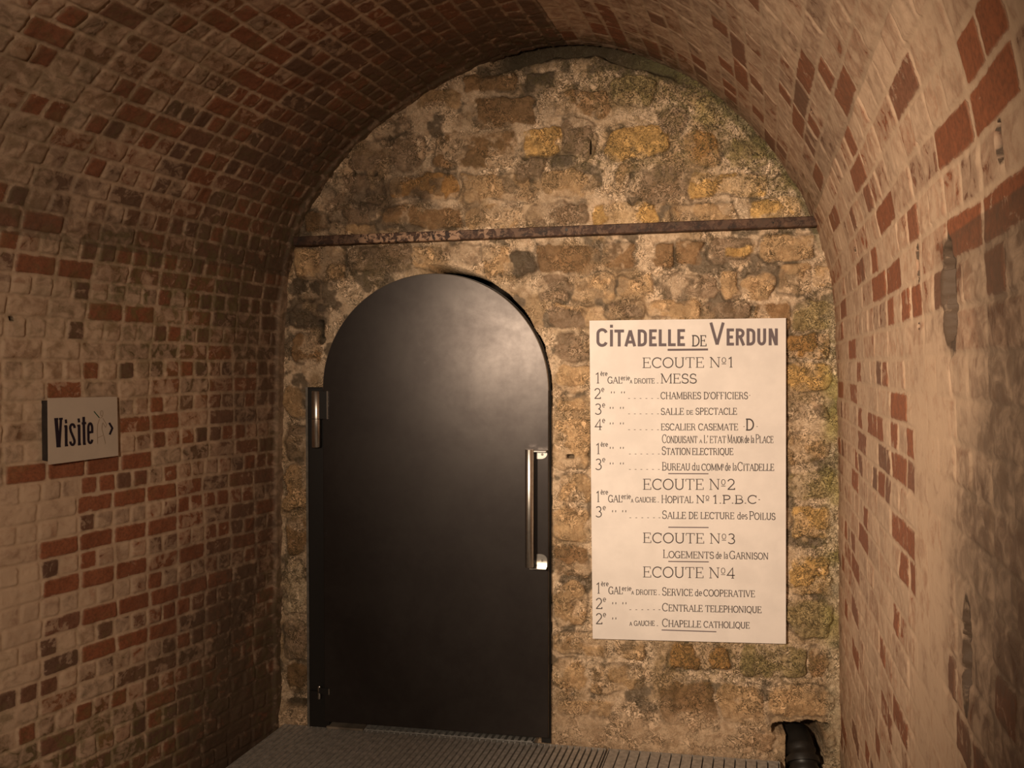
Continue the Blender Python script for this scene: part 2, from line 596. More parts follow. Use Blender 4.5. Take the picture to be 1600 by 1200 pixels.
redset = []
for (x, y) in RED:
    j = np.argmin((pxv - x) ** 2 + (pyv - y) ** 2)
    redset.append(kv[j])
isred = np.isin(key, np.array(redset)) & vis
expo = np.where(isred, 0.66 + 0.32 * b2, expo)
bid = np.where(isred, bid * 0.42, 0.25 + 0.75 * bid)
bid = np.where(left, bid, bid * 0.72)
# plain plaster band and stained rough patch on the near right wall
band = (~left) & (V > v_sr - 0.5) & (PXX > 1436 + 14 * (big - .5) * 4) & (PXX < 1486)
disp = disp * soft
pb = sstep(1.58, 1.66, U) * sstep(1.95, 1.82, U + (big - .5) * 0.2) * sstep(v_sr - 0.1, v_sr + 0.05, V) * (~left)
expo = expo * np.where(pb > 0.5, 0.15, 1.0)
disp = disp * (1 - 0.8 * pb)
mort = mort * (1 - 0.8 * pb)
expo = np.clip(expo * (1 - 0.75 * mort), -0.3, 1)
# plaster fillet where the vault meets the end wall
fil = sstep(0.075, 0.055, U + (fbm(V * 6, U * 6, 77, 2) - .5) * 0.02)
fil = fil * sstep(v_crown - 0.25, v_crown - 0.6, V)
mort = np.maximum(mort, fil); expo = expo * (1 - fil) + 0.1 * fil
disp = disp * (1 - 0.7 * fil) + 0.012 * fil
# soot, damp and algae, with some dimness painted in
dn = fbm(U * 3.1, V * 3.1, 83, 4)
dirt_shade = np.where(left, 0.95 * sstep(0.75, 0.0, U + (dn - .5) * 0.9) + 0.55 * sstep(0.95, 0.35, U) * (V < v_sl) * sstep(1.1, 0.3, hgt)
                + 0.5 * reg(0.95, v_sl + 0.35, 0.5, 0.30) + 0.45 * sstep(0.45, 0.0, hgt), 0.25 * sstep(0.3, 0.0, U))
dirt_shade = dirt_shade + np.where((~left) & (V > v_sr - 0.2), 1.0 * sstep(1.88, 2.15, U + (dn - .5) * 0.6), 0)  # stain, deepened to paint in the light's falloff near the camera
dirt_shade = np.where((V > v_sl + 0.4) & (V < v_sr - 0.6), dirt_shade + 0.42 + 0.7 * (dn - .45), dirt_shade)  # vault darkened in patches, painting in its dimmer light
green = np.where(left, 0.8 * reg(0.55, v_sl + 0.25, 0.35, 0.25) + 0.8 * reg(1.0, 0.55, 0.5, 0.22) + 0.25 * (dn > .55), 0.3 * (dn > 0.6) * sstep(0.9, 0.1, U))


def holeuv(px, py):
    j = np.argmin((pxv - px) ** 2 + (pyv - py) ** 2)
    return U[vis][j], V[vis][j]


# deep slots and small holes in the brickwork
for (px, py, ru, rv, dep) in [(1484, 460, 0.042, 0.085, 0.08), (1510, 1025, 0.026, 0.085, 0.08), (1269, 174, 0.006, 0.006, 0.02),
                              (1560, 222, 0.010, 0.025, 0.03), (1337, 391, 0.012, 0.008, 0.02), (1433, 410, 0.010, 0.035, 0.025),
                              (1434, 509, 0.01, 0.005, 0.02), (18, 498, 0.006, 0.006, 0.02)]:
    hu, hv = holeuv(px, py)
    e = ((U - hu) / ru) ** 2 + ((V - hv) / rv) ** 2 + (fbm(U * 50, V * 50, 91, 2) - .5) * 0.8
    k = sstep(1.15, 0.75, e)
    disp = disp - min(dep, 0.035) * k
    dirt_shade = np.maximum(dirt_shade, 1.9 * sstep(1.7, 1.2, e))  # darkness of the hollows painted in, wider than their depth

fade = sstep(2.5, 2.3, U)
P3 = S + nrm * (disp * (0.25 + 0.75 * fade))[..., None]


def grid_quads(nr, nc):
    idx = np.arange(nr * nc).reshape(nr, nc)
    return np.stack([idx[:-1, :-1], idx[1:, :-1], idx[1:, 1:], idx[:-1, 1:]], -1).reshape(-1, 4)


def shell(name, r0, r1):
    sl = slice(r0, r1 + 1)
    v = P3[sl].reshape(-1, 3)
    a = {k: x[sl].ravel() for k, x in (('expo', expo), ('bid', bid), ('mort', mort), ('dirt_shade', dirt_shade), ('green', green))}
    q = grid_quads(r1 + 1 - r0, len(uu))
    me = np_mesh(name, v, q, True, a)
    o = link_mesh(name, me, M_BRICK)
    tag(o, kind='structure')
    return o


rl = int(np.argmin(np.abs(vv - (v_sl + 0.25)))); rrw = int(np.argmin(np.abs(vv - (v_sr - 0.25))))
shell('wall_left', 0, rl)
shell('ceiling', rl, rrw)
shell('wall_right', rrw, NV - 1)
del S, tv, tu

# ---------------------------------------------------------------- end wall of rubble stone
XA, XB = PX.min() - 0.06, PX.max() + 0.06
ZA, ZB = -0.30, PZ.max() + 0.06
DX = 0.0036
gx = np.arange(XA, XB, DX); gz = np.arange(ZA, ZB, DX)
GX, GZ = np.meshgrid(gx, gz)
Y, BR, GY, TN, OR, GN, DK, PL = 'yellow', 'brown', 'grey', 'tan', 'orange', 'green', 'dark', 'pale'
SCOL = {Y: (0.52, 0.325, 0.125), BR: (0.27, 0.165, 0.085), GY: (0.27, 0.19, 0.125), TN: (0.45, 0.30, 0.165),
        OR: (0.36, 0.20, 0.075), GN: (0.33, 0.25, 0.125), DK: (0.12, 0.092, 0.065), PL: (0.55, 0.43, 0.29)}
STONES = [(745, 152, 835, 196, BR), (680, 211, 800, 259, BR), (549, 217, 661, 262, GY), (613, 274, 714, 306, OR),
          (722, 273, 834, 311, TN), (811, 205, 882, 246, Y), (877, 190, 925, 245, GY), (945, 200, 1049, 246, Y),
          (853, 272, 930, 308, TN), (986, 268, 1090, 318, GY), (811, 250, 858, 279, GY), (866, 248, 903, 265, DK),
          (830, 321, 920, 354, GY), (928, 323, 1024, 352, Y), (1047, 319, 1148, 346, TN), (1171, 311, 1258, 340, Y),
          (1084, 269, 1199, 303, Y), (505, 275, 600, 318, GY), (515, 325, 580, 352, GY), (510, 350, 590, 369, TN),
          (725, 116, 800, 139, BR), (868, 146, 950, 180, BR), (585, 180, 640, 208, GY), (650, 142, 715, 168, TN),
          (820, 110, 870, 140, DK), (960, 120, 1020, 160, GN), (1035, 165, 1075, 210, GY), (1085, 150, 1150, 190, GN),
          (1075, 205, 1120, 255, OR), (1130, 215, 1200, 255, GN), (600, 325, 720, 352, BR), (725, 325, 820, 352, TN),
          (480, 330, 512, 362, BR), (960, 255, 985, 300, TN), (1215, 270, 1250, 300, GN),
          (838, 386, 942, 425, BR), (946, 381, 999, 419, BR), (1021, 378, 1053, 416, BR), (1058, 377, 1101, 411, BR),
          (1111, 371, 1180, 409, GY), (1192, 366, 1283, 408, TN), (1135, 388, 1182, 402, Y), (800, 390, 836, 432, DK),
          (755, 382, 798, 425, TN), (690, 384, 750, 412, GY), (460, 390, 540, 440, TN), (545, 388, 640, 425, GY),
          (640, 390, 690, 420, TN), (452, 440, 500, 470, DK), (452, 475, 515, 515, DK), (455, 525, 500, 565, BR),
          (840, 432, 885, 470, GY), (890, 430, 960, 466, TN), (965, 428, 1030, 462, TN), (1038, 426, 1120, 465, GY),
          (1128, 420, 1156, 465, TN), (1162, 425, 1210, 468, TN), (1216, 415, 1272, 460, TN), (1276, 420, 1300, 450, TN),
          (870, 474, 940, 505, TN), (945, 470, 1010, 500, GY), (1016, 470, 1090, 500, TN), (1096, 472, 1170, 500, GY), (1176, 474, 1240, 510, BR),
          (1244, 470, 1298, 512, GN), (1232, 520, 1298, 560, OR), (1231, 567, 1298, 612, Y), (1231, 632, 1262, 655, GY),
          (1276, 634, 1297, 657, GY), (1230, 678, 1288, 722, TN), (1232, 735, 1303, 778, GN), (1231, 788, 1300, 842, Y),
          (1232, 871, 1298, 928, Y), (1232, 934, 1297, 1000, GN), (1052, 1006, 1142, 1051, OR), (1160, 1009, 1262, 1058, GN),
          (1266, 1012, 1304, 1060, BR), (1037, 1063, 1121, 1132, BR), (1127, 1069, 1191, 1132, TN), (1202, 1069, 1298, 1122, TN),
          (923, 1036, 1010, 1084, TN), (867, 982, 947, 1024, TN), (965, 1000, 1013, 1028, TN), (868, 1030, 915, 1075, TN),
          (872, 570, 921, 612, TN), (870, 617, 921, 640, TN), (866, 655, 921, 734, TN), (868, 742, 921, 790, TN), (868, 796, 921, 850, TN),
          (868, 856, 921, 905, BR), (868, 910, 921, 975, TN), (868, 520, 918, 562, GY), (862, 480, 915, 512, GY),
          (448, 600, 478, 650, TN), (446, 660, 478, 720, GY), (446, 730, 478, 800, TN), (446, 810, 478, 870, BR),
          (446, 880, 478, 960, PL), (446, 970, 478, 1030, GY), (446, 1035, 478, 1085, BR), (870, 1090, 960, 1120, TN),
          (1226, 1128, 1300, 1175, BR), (1150, 1140, 1205, 1172, BR)]
wx = GX + (fbm(GX * 8, GZ * 8, 101, 4) - .5) * 0.080 + (fbm(GX * 38, GZ * 38, 102, 3) - .5) * 0.016
wz = GZ + (fbm(GX * 8, GZ * 8, 103, 4) - .5) * 0.065 + (fbm(GX * 38, GZ * 38, 104, 3) - .5) * 0.016
fine_n = fbm(GX * 30, GZ * 30, 105, 4); mid_n = fbm(GX * 7, GZ * 7, 106, 4); lo_n = fbm(GX * 2.2, GZ * 2.2, 107, 3)
mcol = np.array([0.66, 0.50, 0.345]); mcol2 = np.array([0.40, 0.28, 0.165]); mcol3 = np.array([0.21, 0.16, 0.11])
t = sstep(0.46, 0.72, mid_n)[..., None]
alb = mcol * (1 - t) + mcol2 * t
t = sstep(0.58, 0.68, fbm(GX * 14, GZ * 14, 108, 4))[..., None]
alb = alb * (1 - t) + mcol3 * t
hgt2 = (fine_n - .5) * 0.016 + (mid_n - .5) * 0.020
smear = fbm(GX * 13, GZ * 13, 140, 5)
stm = np.zeros_like(GX)
rng = random.Random(4)
for (x0, y0, x1, y1, c) in STONES:
    a = onwall([x0, x1], [y0, y1])
    cxs = (a[0, 0] + a[1, 0]) / 2; czs = (a[0, 2] + a[1, 2]) / 2
    hxs = abs(a[1, 0] - a[0, 0]) / 2; hzs = abs(a[1, 2] - a[0, 2]) / 2
    m = (np.abs(GX - cxs) < hxs + 0.06) & (np.abs(GZ - czs) < hzs + 0.06)
    ii = np.where(m)
    r = min(hxs, hzs) * rng.uniform(0.35, 0.7)
    ddx = np.abs(wx[ii] - cxs) - hxs + r; ddz = np.abs(wz[ii] - czs) - hzs + r
    s = np.sqrt(np.maximum(ddx, 0) ** 2 + np.maximum(ddz, 0) ** 2) + np.minimum(np.maximum(ddx, ddz), 0) - r
    k = sstep(0.005, -0.005, s)
    k = k * (1 - 0.6 * sstep(0.55, 0.63, smear[ii] + 0.10 * np.exp(s / 0.02)))
    ctint = np.array(SCOL[c]) * rng.uniform(1.0, 1.35)
    # lighter crumbly skin toward the middle, as the stones weather
    nz = fbm(GX[ii] * 18, GZ[ii] * 18, 200 + int(x0), 4)
    tt = 0.8 * sstep(0.46, 0.66, nz)[:, None]
    cc = ctint * (1 - tt) + (ctint * 0.62 + np.array([0.03, 0.022, 0.012])) * tt
    alb[ii] = alb[ii] * (1 - k[:, None]) + cc * k[:, None]
    edge = sstep(0.010, 0.0, np.abs(s + 0.001)) * 0.5
    hgt2[ii] = hgt2[ii] * (1 - 0.4 * k) + k * (0.003 + 0.007 * rng.random() + np.clip(-s, 0, 0.03) * 0.12 + (nz - .5) * 0.020) - 0.004 * edge * k
    stm[ii] = np.maximum(stm[ii], k)
    crev = np.exp(-((s - 0.004) / 0.005) ** 2) * sstep(0.42, 0.60, fbm(GX[ii] * 11, GZ[ii] * 11, 300 + int(y0), 3))
    alb[ii] = alb[ii] * (1 - 0.6 * crev[:, None]) + np.array([0.085, 0.062, 0.04]) * 0.6 * crev[:, None]
    hgt2[ii] = hgt2[ii] - 0.006 * crev
WPX, WPY = project(np.stack([GX, np.full_like(GX, D), GZ], -1).reshape(-1, 3))
WPX = WPX.reshape(GX.shape); WPY = WPY.reshape(GX.shape)


def blob(cx_, cy_, rx, ry):
    return np.exp(-((WPX - cx_) / rx) ** 2 - ((WPY - cy_) / ry) ** 2)


# moss and damp, plaster skirting, soot
moss = 0.95 * blob(1130, 170, 110, 60) + 0.9 * blob(1215, 265, 50, 60) + 0.6 * blob(960, 130, 150, 40) + 0.9 * blob(1290, 520, 35, 60) \
    + 0.8 * blob(1280, 900, 40, 120) + 0.55 * blob(1285, 740, 40, 60) + 0.5 * blob(1090, 1040, 160, 45) + 0.6 * blob(1200, 1035, 60, 30) \
    + 0.45 * blob(590, 425, 60, 30) + 0.35 * blob(455, 900, 25, 200) + 0.5 * blob(1000, 250, 200, 40) + 0.5 * blob(1260, 600, 40, 60)
moss = np.clip(moss * (0.45 + 1.1 * lo_n), 0, 1)
gedge = sstep(26, 4, np.abs(WPX - 1302)) * sstep(480, 600, WPY) * sstep(1060, 960, WPY) * sstep(.35, .6, mid_n)
alb = alb * (1 - 0.6 * gedge[..., None]) + np.array([0.38, 0.34, 0.11]) * 0.6 * gedge[..., None]
pal = sstep(18, 6, np.abs(WPX - 1303)) * sstep(430, 520, WPY) * (1 - gedge)
alb = alb * (1 - 0.6 * pal[..., None]) + np.array([0.50, 0.41, 0.27]) * 0.6 * pal[..., None]
skirt = sstep(1095, 1135, WPY + (mid_n - .5) * 60) * sstep(1240, 1150, WPX)
alb = alb * (1 - 0.85 * skirt[..., None]) + (np.array([0.56, 0.405, 0.265]) * (0.75 + 0.5 * mid_n[..., None])) * 0.85 * skirt[..., None]
hgt2 = hgt2 * (1 - 0.75 * skirt) + 0.012 * skirt
soot = np.clip(1.0 * blob(478, 480, 40, 45) + 0.75 * blob(600, 300, 150, 60) + 0.8 * blob(560, 415, 90, 40) + 0.55 * blob(640, 330, 150, 40)
               + 0.5 * blob(830, 410, 60, 60) + 0.5 * blob(470, 720, 14, 60) + 0.5 * blob(465, 1060, 30, 60) + 0.5 * blob(780, 150, 140, 60), 0, 1)
soot = soot * sstep(0.38, 0.62, fbm(GX * 10, GZ * 10, 120, 4)) * (1 - 0.3 * stm)
alb = alb * (1 - 0.72 * soot[..., None]) + np.array([0.06, 0.045, 0.036]) * 0.72 * soot[..., None]

# holes: keyhole, putlog, slot, pipe opening, groove under the crown
def hole(mask_e, dep):
    global hgt2, alb
    k = sstep(1.1, 0.85, mask_e)
    hgt2 = hgt2 * (1 - k) - dep * k
    alb = alb * (1 - 0.8 * k[..., None]) + np.array([0.03, 0.024, 0.018]) * 0.8 * k[..., None]


ed = (fine_n - .5) * 0.9
hole(((WPX - 503) / 4.5) ** 4 + ((WPY - 515) / 14) ** 4 + ed, 0.07)
hole(((WPX - 502) / 7.5) ** 2 + ((WPY - 530) / 8.5) ** 2 + ed, 0.07)
hole(((WPX - 891) / 6.5) ** 4 + ((WPY - 714) / 4) ** 4 + ed * .5, 0.05)
hole(((WPX - 923) / 1.8) ** 4 + ((WPY - 230) / 11) ** 4 + ed * .5, 0.03)
hole(((WPX - 553) / 4) ** 2 + ((WPY - 272) / 4) ** 2 + ed * .5, 0.03)
hole(((WPX - 587) / 4) ** 2 + ((WPY - 272) / 4) ** 2 + ed * .5, 0.03)
hole(((WPX - 1252) / 46) ** 6 + ((WPY - 1138) / 10.5) ** 4 + ed * 0.9, 0.15)
hole(((WPX - 1258) / 30) ** 6 + ((WPY - 1180) / 52) ** 6 + ed * 1.2, 0.15)
hole(((WPX - 466) / 18) ** 4 + ((WPY - 1098) / 7) ** 4 + ed, 0.05)
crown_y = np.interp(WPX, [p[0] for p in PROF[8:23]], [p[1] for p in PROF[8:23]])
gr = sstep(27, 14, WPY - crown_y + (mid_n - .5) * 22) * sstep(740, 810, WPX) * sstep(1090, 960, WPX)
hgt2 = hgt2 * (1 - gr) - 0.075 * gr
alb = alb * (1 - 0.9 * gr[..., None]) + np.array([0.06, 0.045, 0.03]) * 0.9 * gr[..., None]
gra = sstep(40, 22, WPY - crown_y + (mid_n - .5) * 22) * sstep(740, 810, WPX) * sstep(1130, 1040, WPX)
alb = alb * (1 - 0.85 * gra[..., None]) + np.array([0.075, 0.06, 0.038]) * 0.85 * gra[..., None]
rim = sstep(24, 8, WPY - crown_y + (mid_n - .5) * 30) * sstep(960, 1030, WPX) * sstep(1300, 1265, WPX) * (WPY < 430)
alb = alb * (1 - 0.7 * rim[..., None]) + np.array([0.10, 0.095, 0.042]) * 0.7 * rim[..., None]
alb = np.minimum(alb * 1.13, 0.8)
moss = moss * (1 - gr)

# doorway opening behind the leaf: a little wider than the leaf on the right
OP = onwall([489, 862], [1160, 1160])
ocx, orad = (OP[0, 0] + OP[1, 0]) / 2, (OP[1, 0] - OP[0, 0]) / 2
spr = onwall(680, 607)[2]
edgew = (fbm(GX * 0 + 3, GZ * 16, 131, 3) - .5) * 0.016
oa = GX - ocx
rad = np.sqrt(oa ** 2 + np.maximum(GZ - spr, 0) ** 2)
inside = (rad < np.where(oa > 0, orad + edgew, orad - 0.075)) & (GZ > -0.02)
below = (GZ < 0.0) & (np.abs(oa) < orad - 0.06)
inside = inside | ((GZ > -0.12) & below)
# near the opening keep the wall face behind the door plate
near = sstep(0.07, 0.0, rad - orad)
hgt2 = np.where(near > 0, hgt2 * (1 - 0.6 * near), hgt2)
WY = D - hgt2
wallP = np.stack([GX, WY, GZ], -1).reshape(-1, 3)
quads = grid_quads(*GX.shape)
ins = inside.ravel()
keep = ~(ins[quads].all(axis=1))
qk = quads[keep]
# reveal: push the inner ring of the opening back into the wall
e = np.concatenate([qk[:, [0, 1]], qk[:, [1, 2]], qk[:, [2, 3]], qk[:, [3, 0]]])
es = np.sort(e, axis=1)
uniq, inv, cnt = np.unique(es, axis=0, return_inverse=True, return_counts=True)
inv = inv.ravel()
be = e[cnt[inv] == 1]
inner = be[(ins[be]).all(axis=1)]
ring = np.unique(inner)
mp = -np.ones(len(wallP), int); mp[ring] = np.arange(len(ring)) + len(wallP)
back = wallP[ring].copy(); back[:, 1] = D + 0.32
rq = np.stack([inner[:, 1], inner[:, 0], mp[inner[:, 0]], mp[inner[:, 1]]], -1)
allP = np.vstack([wallP, back])
allq = np.vstack([qk, rq])
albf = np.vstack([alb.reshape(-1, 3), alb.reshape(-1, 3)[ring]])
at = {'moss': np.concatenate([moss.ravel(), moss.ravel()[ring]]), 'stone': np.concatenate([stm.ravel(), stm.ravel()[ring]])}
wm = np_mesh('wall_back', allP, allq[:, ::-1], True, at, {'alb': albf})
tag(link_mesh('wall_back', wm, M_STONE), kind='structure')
# unlit passage beyond the door
b = MB()
b.box(ocx - 0.75, ocx + 0.75, D + 1.30, D + 1.36, -0.3, 2.4)
b.box(ocx - 0.75, ocx - 0.70, D + 0.33, D + 1.30, -0.3, 2.4)
b.box(ocx + 0.70, ocx + 0.75, D + 0.33, D + 1.30, -0.3, 2.4)
b.box(ocx - 0.75, ocx + 0.75, D + 0.33, D + 1.36, 2.4, 2.45)
tag(b.build('trim_1', M_VOID), kind='structure')

# ---------------------------------------------------------------- floor bed and rear of the tunnel
b = MB()
b.box(-4.2, 2.0, -3.2, D + 1.4, -0.36, -0.28)
tag(b.build('floor', M_CONC), kind='structure')
b = MB()
b.box(-5.0, 2.2, -3.0, -2.92, -0.3, 3.6)
tag(b.build('wall_front', M_CONC), kind='structure')

# ---------------------------------------------------------------- floor gratings
AX = vp_dir(np.array(1190.0)); AXp = np.array([AX[1], -AX[0], 0.0])   # along the tunnel / across it


def floorpt(px, py):
    return hit(px, py, (0, 0, 0), (0, 0, 1))


def grating(name, label, s0, s1, t0, t1, pitch, gap, rodpitch, group=None, origin=None, ax=AX, axp=AXp, clipleft=None):
    """slats along ax between cross positions s0..s1, from distance t0 to t1"""
    c = origin + ax * (t0 + t1) / 2 + axp * (s0 + s1) / 2
    root = empty(name, tuple(c))
    tag(root, label, 'floor grating', group)
    m = MB()
    n = int(round((s1 - s0 - 0.02) / pitch)); p = (s1 - s0 - 0.02) / n
    for i in range(n):
        sc = s0 + 0.01 + (i + .5) * p
        m.frame_box(origin + ax * (t0 + t1) / 2 + axp * sc + np.array([0, 0, -0.0125]), axp * (p - gap) / 2, ax * (t1 - t0 - 0.012) / 2, (0, 0, 0.0125))
    m.build('slats', M_GRATE, root)
    m = MB()
    for sc in (s0 + 0.003, s1 - 0.003):
        m.frame_box(origin + ax * (t0 + t1) / 2 + axp * sc + np.array([0, 0, -0.02]), axp * 0.003, ax * (t1 - t0) / 2, (0, 0, 0.02))
    for tc in (t0 + 0.003, t1 - 0.003):
        m.frame_box(origin + ax * tc + axp * (s0 + s1) / 2 + np.array([0, 0, -0.02]), axp * (s1 - s0) / 2, ax * 0.003, (0, 0, 0.02))
    m.build('edge_frame', M_GRATE, root)
    m = MB()
    k = int((t1 - t0) / rodpitch)
    for i in range(1, k):
        m.frame_box(origin + ax * (t0 + (t1 - t0) * i / k) + axp * (s0 + s1) / 2 + np.array([0, 0, -0.026]), axp * (s1 - s0) / 2, ax * 0.004, (0, 0, 0.006))
    m.build('cross_bars', M_GRATE, root)
    # feet down to the concrete bed
    m = MB()
    for sc in (s0 + 0.05, s1 - 0.05):
        for tc in (t0 + 0.06, t1 - 0.06):
            m.frame_box(origin + ax * tc + axp * sc + np.array([0, 0, -0.16]), axp * 0.02, ax * 0.02, (0, 0, 0.122))
    m.build('support_post', M_GRATE, root)
    return root


EY = np.array([0, 1.0, 0]); EX = np.array([1.0, 0, 0])
g_seam = floorpt(948, 1172); g_right = floorpt(1219, 1191)


def slat_panel(name, label, xs0, xs1, ys0, ys1, pitch, gap, rod):
    """panel with slats sheared along the tunnel: its ends stay parallel to the end wall"""
    sh = AX[0] / AX[1]
    root = empty(name, ((xs0 + xs1) / 2 - sh * (D - (ys0 + ys1) / 2), (ys0 + ys1) / 2, 0))
    tag(root, label, 'floor grating')

    def pt(x, y, z): return np.array([x - sh * (D - y), y, z])

    def slab(m, x0, x1, y0, y1, z0, z1):
        a = [pt(x0, y0, z0), pt(x1, y0, z0), pt(x1, y1, z0), pt(x0, y1, z0)]
        m.prism(a, (0, 0, z1 - z0))
    n = max(2, int(round((xs1 - xs0 - 0.012) / pitch))); p = (xs1 - xs0 - 0.012) / n
    m = MB()
    for i in range(n):
        c = xs0 + 0.006 + (i + .5) * p
        slab(m, c - (p - gap) / 2, c + (p - gap) / 2, ys0 + 0.005, ys1 - 0.005, -0.025, 0.0)
    m.build('slats', M_GRATE, root)
    m = MB()
    slab(m, xs0, xs0 + 0.004, ys0, ys1, -0.04, -0.001); slab(m, xs1 - 0.004, xs1, ys0, ys1, -0.04, -0.001)
    slab(m, xs0, xs1, ys0, ys0 + 0.004, -0.04, -0.001); slab(m, xs0, xs1, ys1 - 0.004, ys1, -0.04, -0.001)
    m.build('edge_frame', M_GRATE, root)
    m = MB()
    k = max(2, int((ys1 - ys0) / rod))
    for i in range(1, k):
        y = ys0 + (ys1 - ys0) * i / k
        slab(m, xs0 + 0.004, xs1 - 0.004, y - 0.004, y + 0.004, -0.033, -0.0255)
    m.build('cross_bars', M_GRATE, root)
    for sx in (xs0 + 0.06, xs1 - 0.06):
        for yy in (ys0 + 0.04, ys1 - 0.04):
            m = MB(); slab(m, sx - 0.015, sx + 0.015, yy - 0.015, yy + 0.015, -0.28, -0.0335)
            m.build('leg', M_GRATE, root)
    return root


WALL_IN = D - 0.025
x_l = onwall(446, 1150)[0]
sh_ = AX[0] / AX[1]
xs = g_seam[0] + sh_ * (D - g_seam[1]); xr = g_right[0] + sh_ * (D - g_right[1])
slat_panel('floor_grating', 'fine-slotted grey metal floor grating in front of the steel door', x_l + 0.012, xs - 0.004, -0.6, WALL_IN, 0.0262, 0.0075, 0.03)
slat_panel('floor_grating', 'wide-slatted grey metal floor grating below the white directory sign', xs + 0.004, xr, -0.6, WALL_IN, 0.0445, 0.0055, 0.10)
slat_panel('floor_grating', 'short metal grating strip showing under the steel door leaf', ocx - orad + 0.085, ocx + orad - 0.075, WALL_IN + 0.008, D + 0.30, 0.030, 0.013, 0.03)

# ---------------------------------------------------------------- steel door
def Wp(px, py, off): return onwall(px, py, off)


door = empty('door_1', (ocx, D - 0.04, 0.02))
tag(door, 'round-topped dark steel door with vertical pull handle, shut in the stone wall', None, None, 'structure')
LF = 0.062                         # face of the leaf in front of the wall
l0 = Wp(506, 1000, LF)[0]; l1 = Wp(857, 1000, LF)[0]
zb = Wp(700, 1142, LF)[2]; zt = Wp(681, 427, LF)[2]
lc, lr = (l0 + l1) / 2, (l1 - l0) / 2
zs = zt - lr
import bmesh
bm = bmesh.new()
pts = [(l0, zb), (l1, zb)] + [(lc + lr * math.cos(a), zs + lr * math.sin(a)) for a in np.linspace(0, math.pi, 72)]
vs = [bm.verts.new((x, D - LF, z)) for x, z in pts]
f = bm.faces.new(vs)
r = bmesh.ops.extrude_face_region(bm, geom=[f])
for v in r['geom']:
    if isinstance(v, bmesh.types.BMVert): v.co.y += 0.040
bmesh.ops.recalc_face_normals(bm, faces=bm.faces[:])
fe = [e for e in bm.edges if all(abs(v.co.y - (D - LF)) < 1e-6 for v in e.verts)]
bmesh.ops.bevel(bm, geom=fe, offset=0.003, segments=2, affect='EDGES', profile=0.5)
for f in bm.faces:
    if f.calc_area() < 0.002 and 0.15 < abs(f.normal.y) < 0.97: f.material_index = 1
me = bpy.data.meshes.new('leaf'); bm.to_mesh(me); bm.free()
link_mesh('leaf', me, M_DOOR, door)
me.materials.append(M_EDGE)
# frame: flat dark stile on the hinge side and its bare angle
f0 = Wp(484, 1000, 0.03)[0]
z_top = Wp(484, 605, 0.03)[2]
b = MB(); b.box(f0, l0 + 0.012, D - 0.034, D + 0.05, 0.0, z_top, 0.003)
b.build('hinge_stile', M_BLACK, door)
b = MB(); b.box(f0 - 0.011, f0 - 0.0005, D - 0.036, D + 0.02, 0.0, z_top, 0.0)
tag(b.build('angle_iron', M_ANGLE, door), 'thin bare grey metal edge')
# stop frame inside the opening, seen in the gap
b = MB()
b.box(l1 - 0.035, l1 + 0.006, D - 0.020, D + 0.03, 0.0, zs)
arcp = [(lc + (lr + 0.004) * math.cos(a), zs + (lr + 0.004) * math.sin(a)) for a in np.linspace(0, math.pi * 0.9, 48)]
arci = [(lc + (lr - 0.035) * math.cos(a), zs + (lr - 0.035) * math.sin(a)) for a in np.linspace(0, math.pi * 0.9, 48)]
for i in range(47):
    q = [arcp[i], arcp[i + 1], arci[i + 1], arci[i]]
    b.prism([(x, D - 0.020, z) for x, z in q], (0, 0.05, 0))
b.build('door_stop', M_BLACK, door)
# hinges


def hinge(ytop, ymid, ybot, x0, x1, plate_px):
    root = None
    hx = (Wp(x0, ymid, 0.06)[0] + Wp(x1, ymid, 0.06)[0]) / 2; rad_ = (Wp(x1, ymid, 0.06)[0] - Wp(x0, ymid, 0.06)[0]) / 2
    z1, zm, z0 = (Wp((x0 + x1) / 2, t_, 0.06)[2] for t_ in (ytop, ymid, ybot))
    yc = D - 0.034 - rad_
    m = MB(); m.tube([(hx, yc, zm + 0.0012), (hx, yc, z1 - 0.002), (hx, yc, z1)], [rad_, rad_, rad_ * 0.9], 28)
    m.tube([(hx, yc, z0), (hx, yc, z0 + 0.002), (hx, yc, zm - 0.0012)], [rad_ * 0.9, rad_, rad_], 28)
    h = m.build('hinge', M_STEEL, door)
    px0 = Wp(plate_px, ymid, LF + 0.004)[0]
    m = MB(); m.box(hx + rad_ * 0.7, px0, D - LF - 0.004, D - LF - 0.0003, zm, z1, 0.001)
    m.build('hinge_plate', M_BLACK, h)
    m = MB(); m.box(px0, px0 + 0.0045, D - LF - 0.007, D - LF - 0.0003, zm, z1, 0.0)
    tag(m.build('plate_edge', M_STEEL, h), 'bright steel plate edge')
    m = MB(); m.box(f0 + 0.006, hx, D - 0.042, D - 0.0345, z0, zm, 0.0)
    m.build('hinge_bracket', M_BLACK, h)


hinge(611, 654.5, 699, 487, 501, 511)
hinge(1074, 1083, 1094, 494, 500, 513.5)
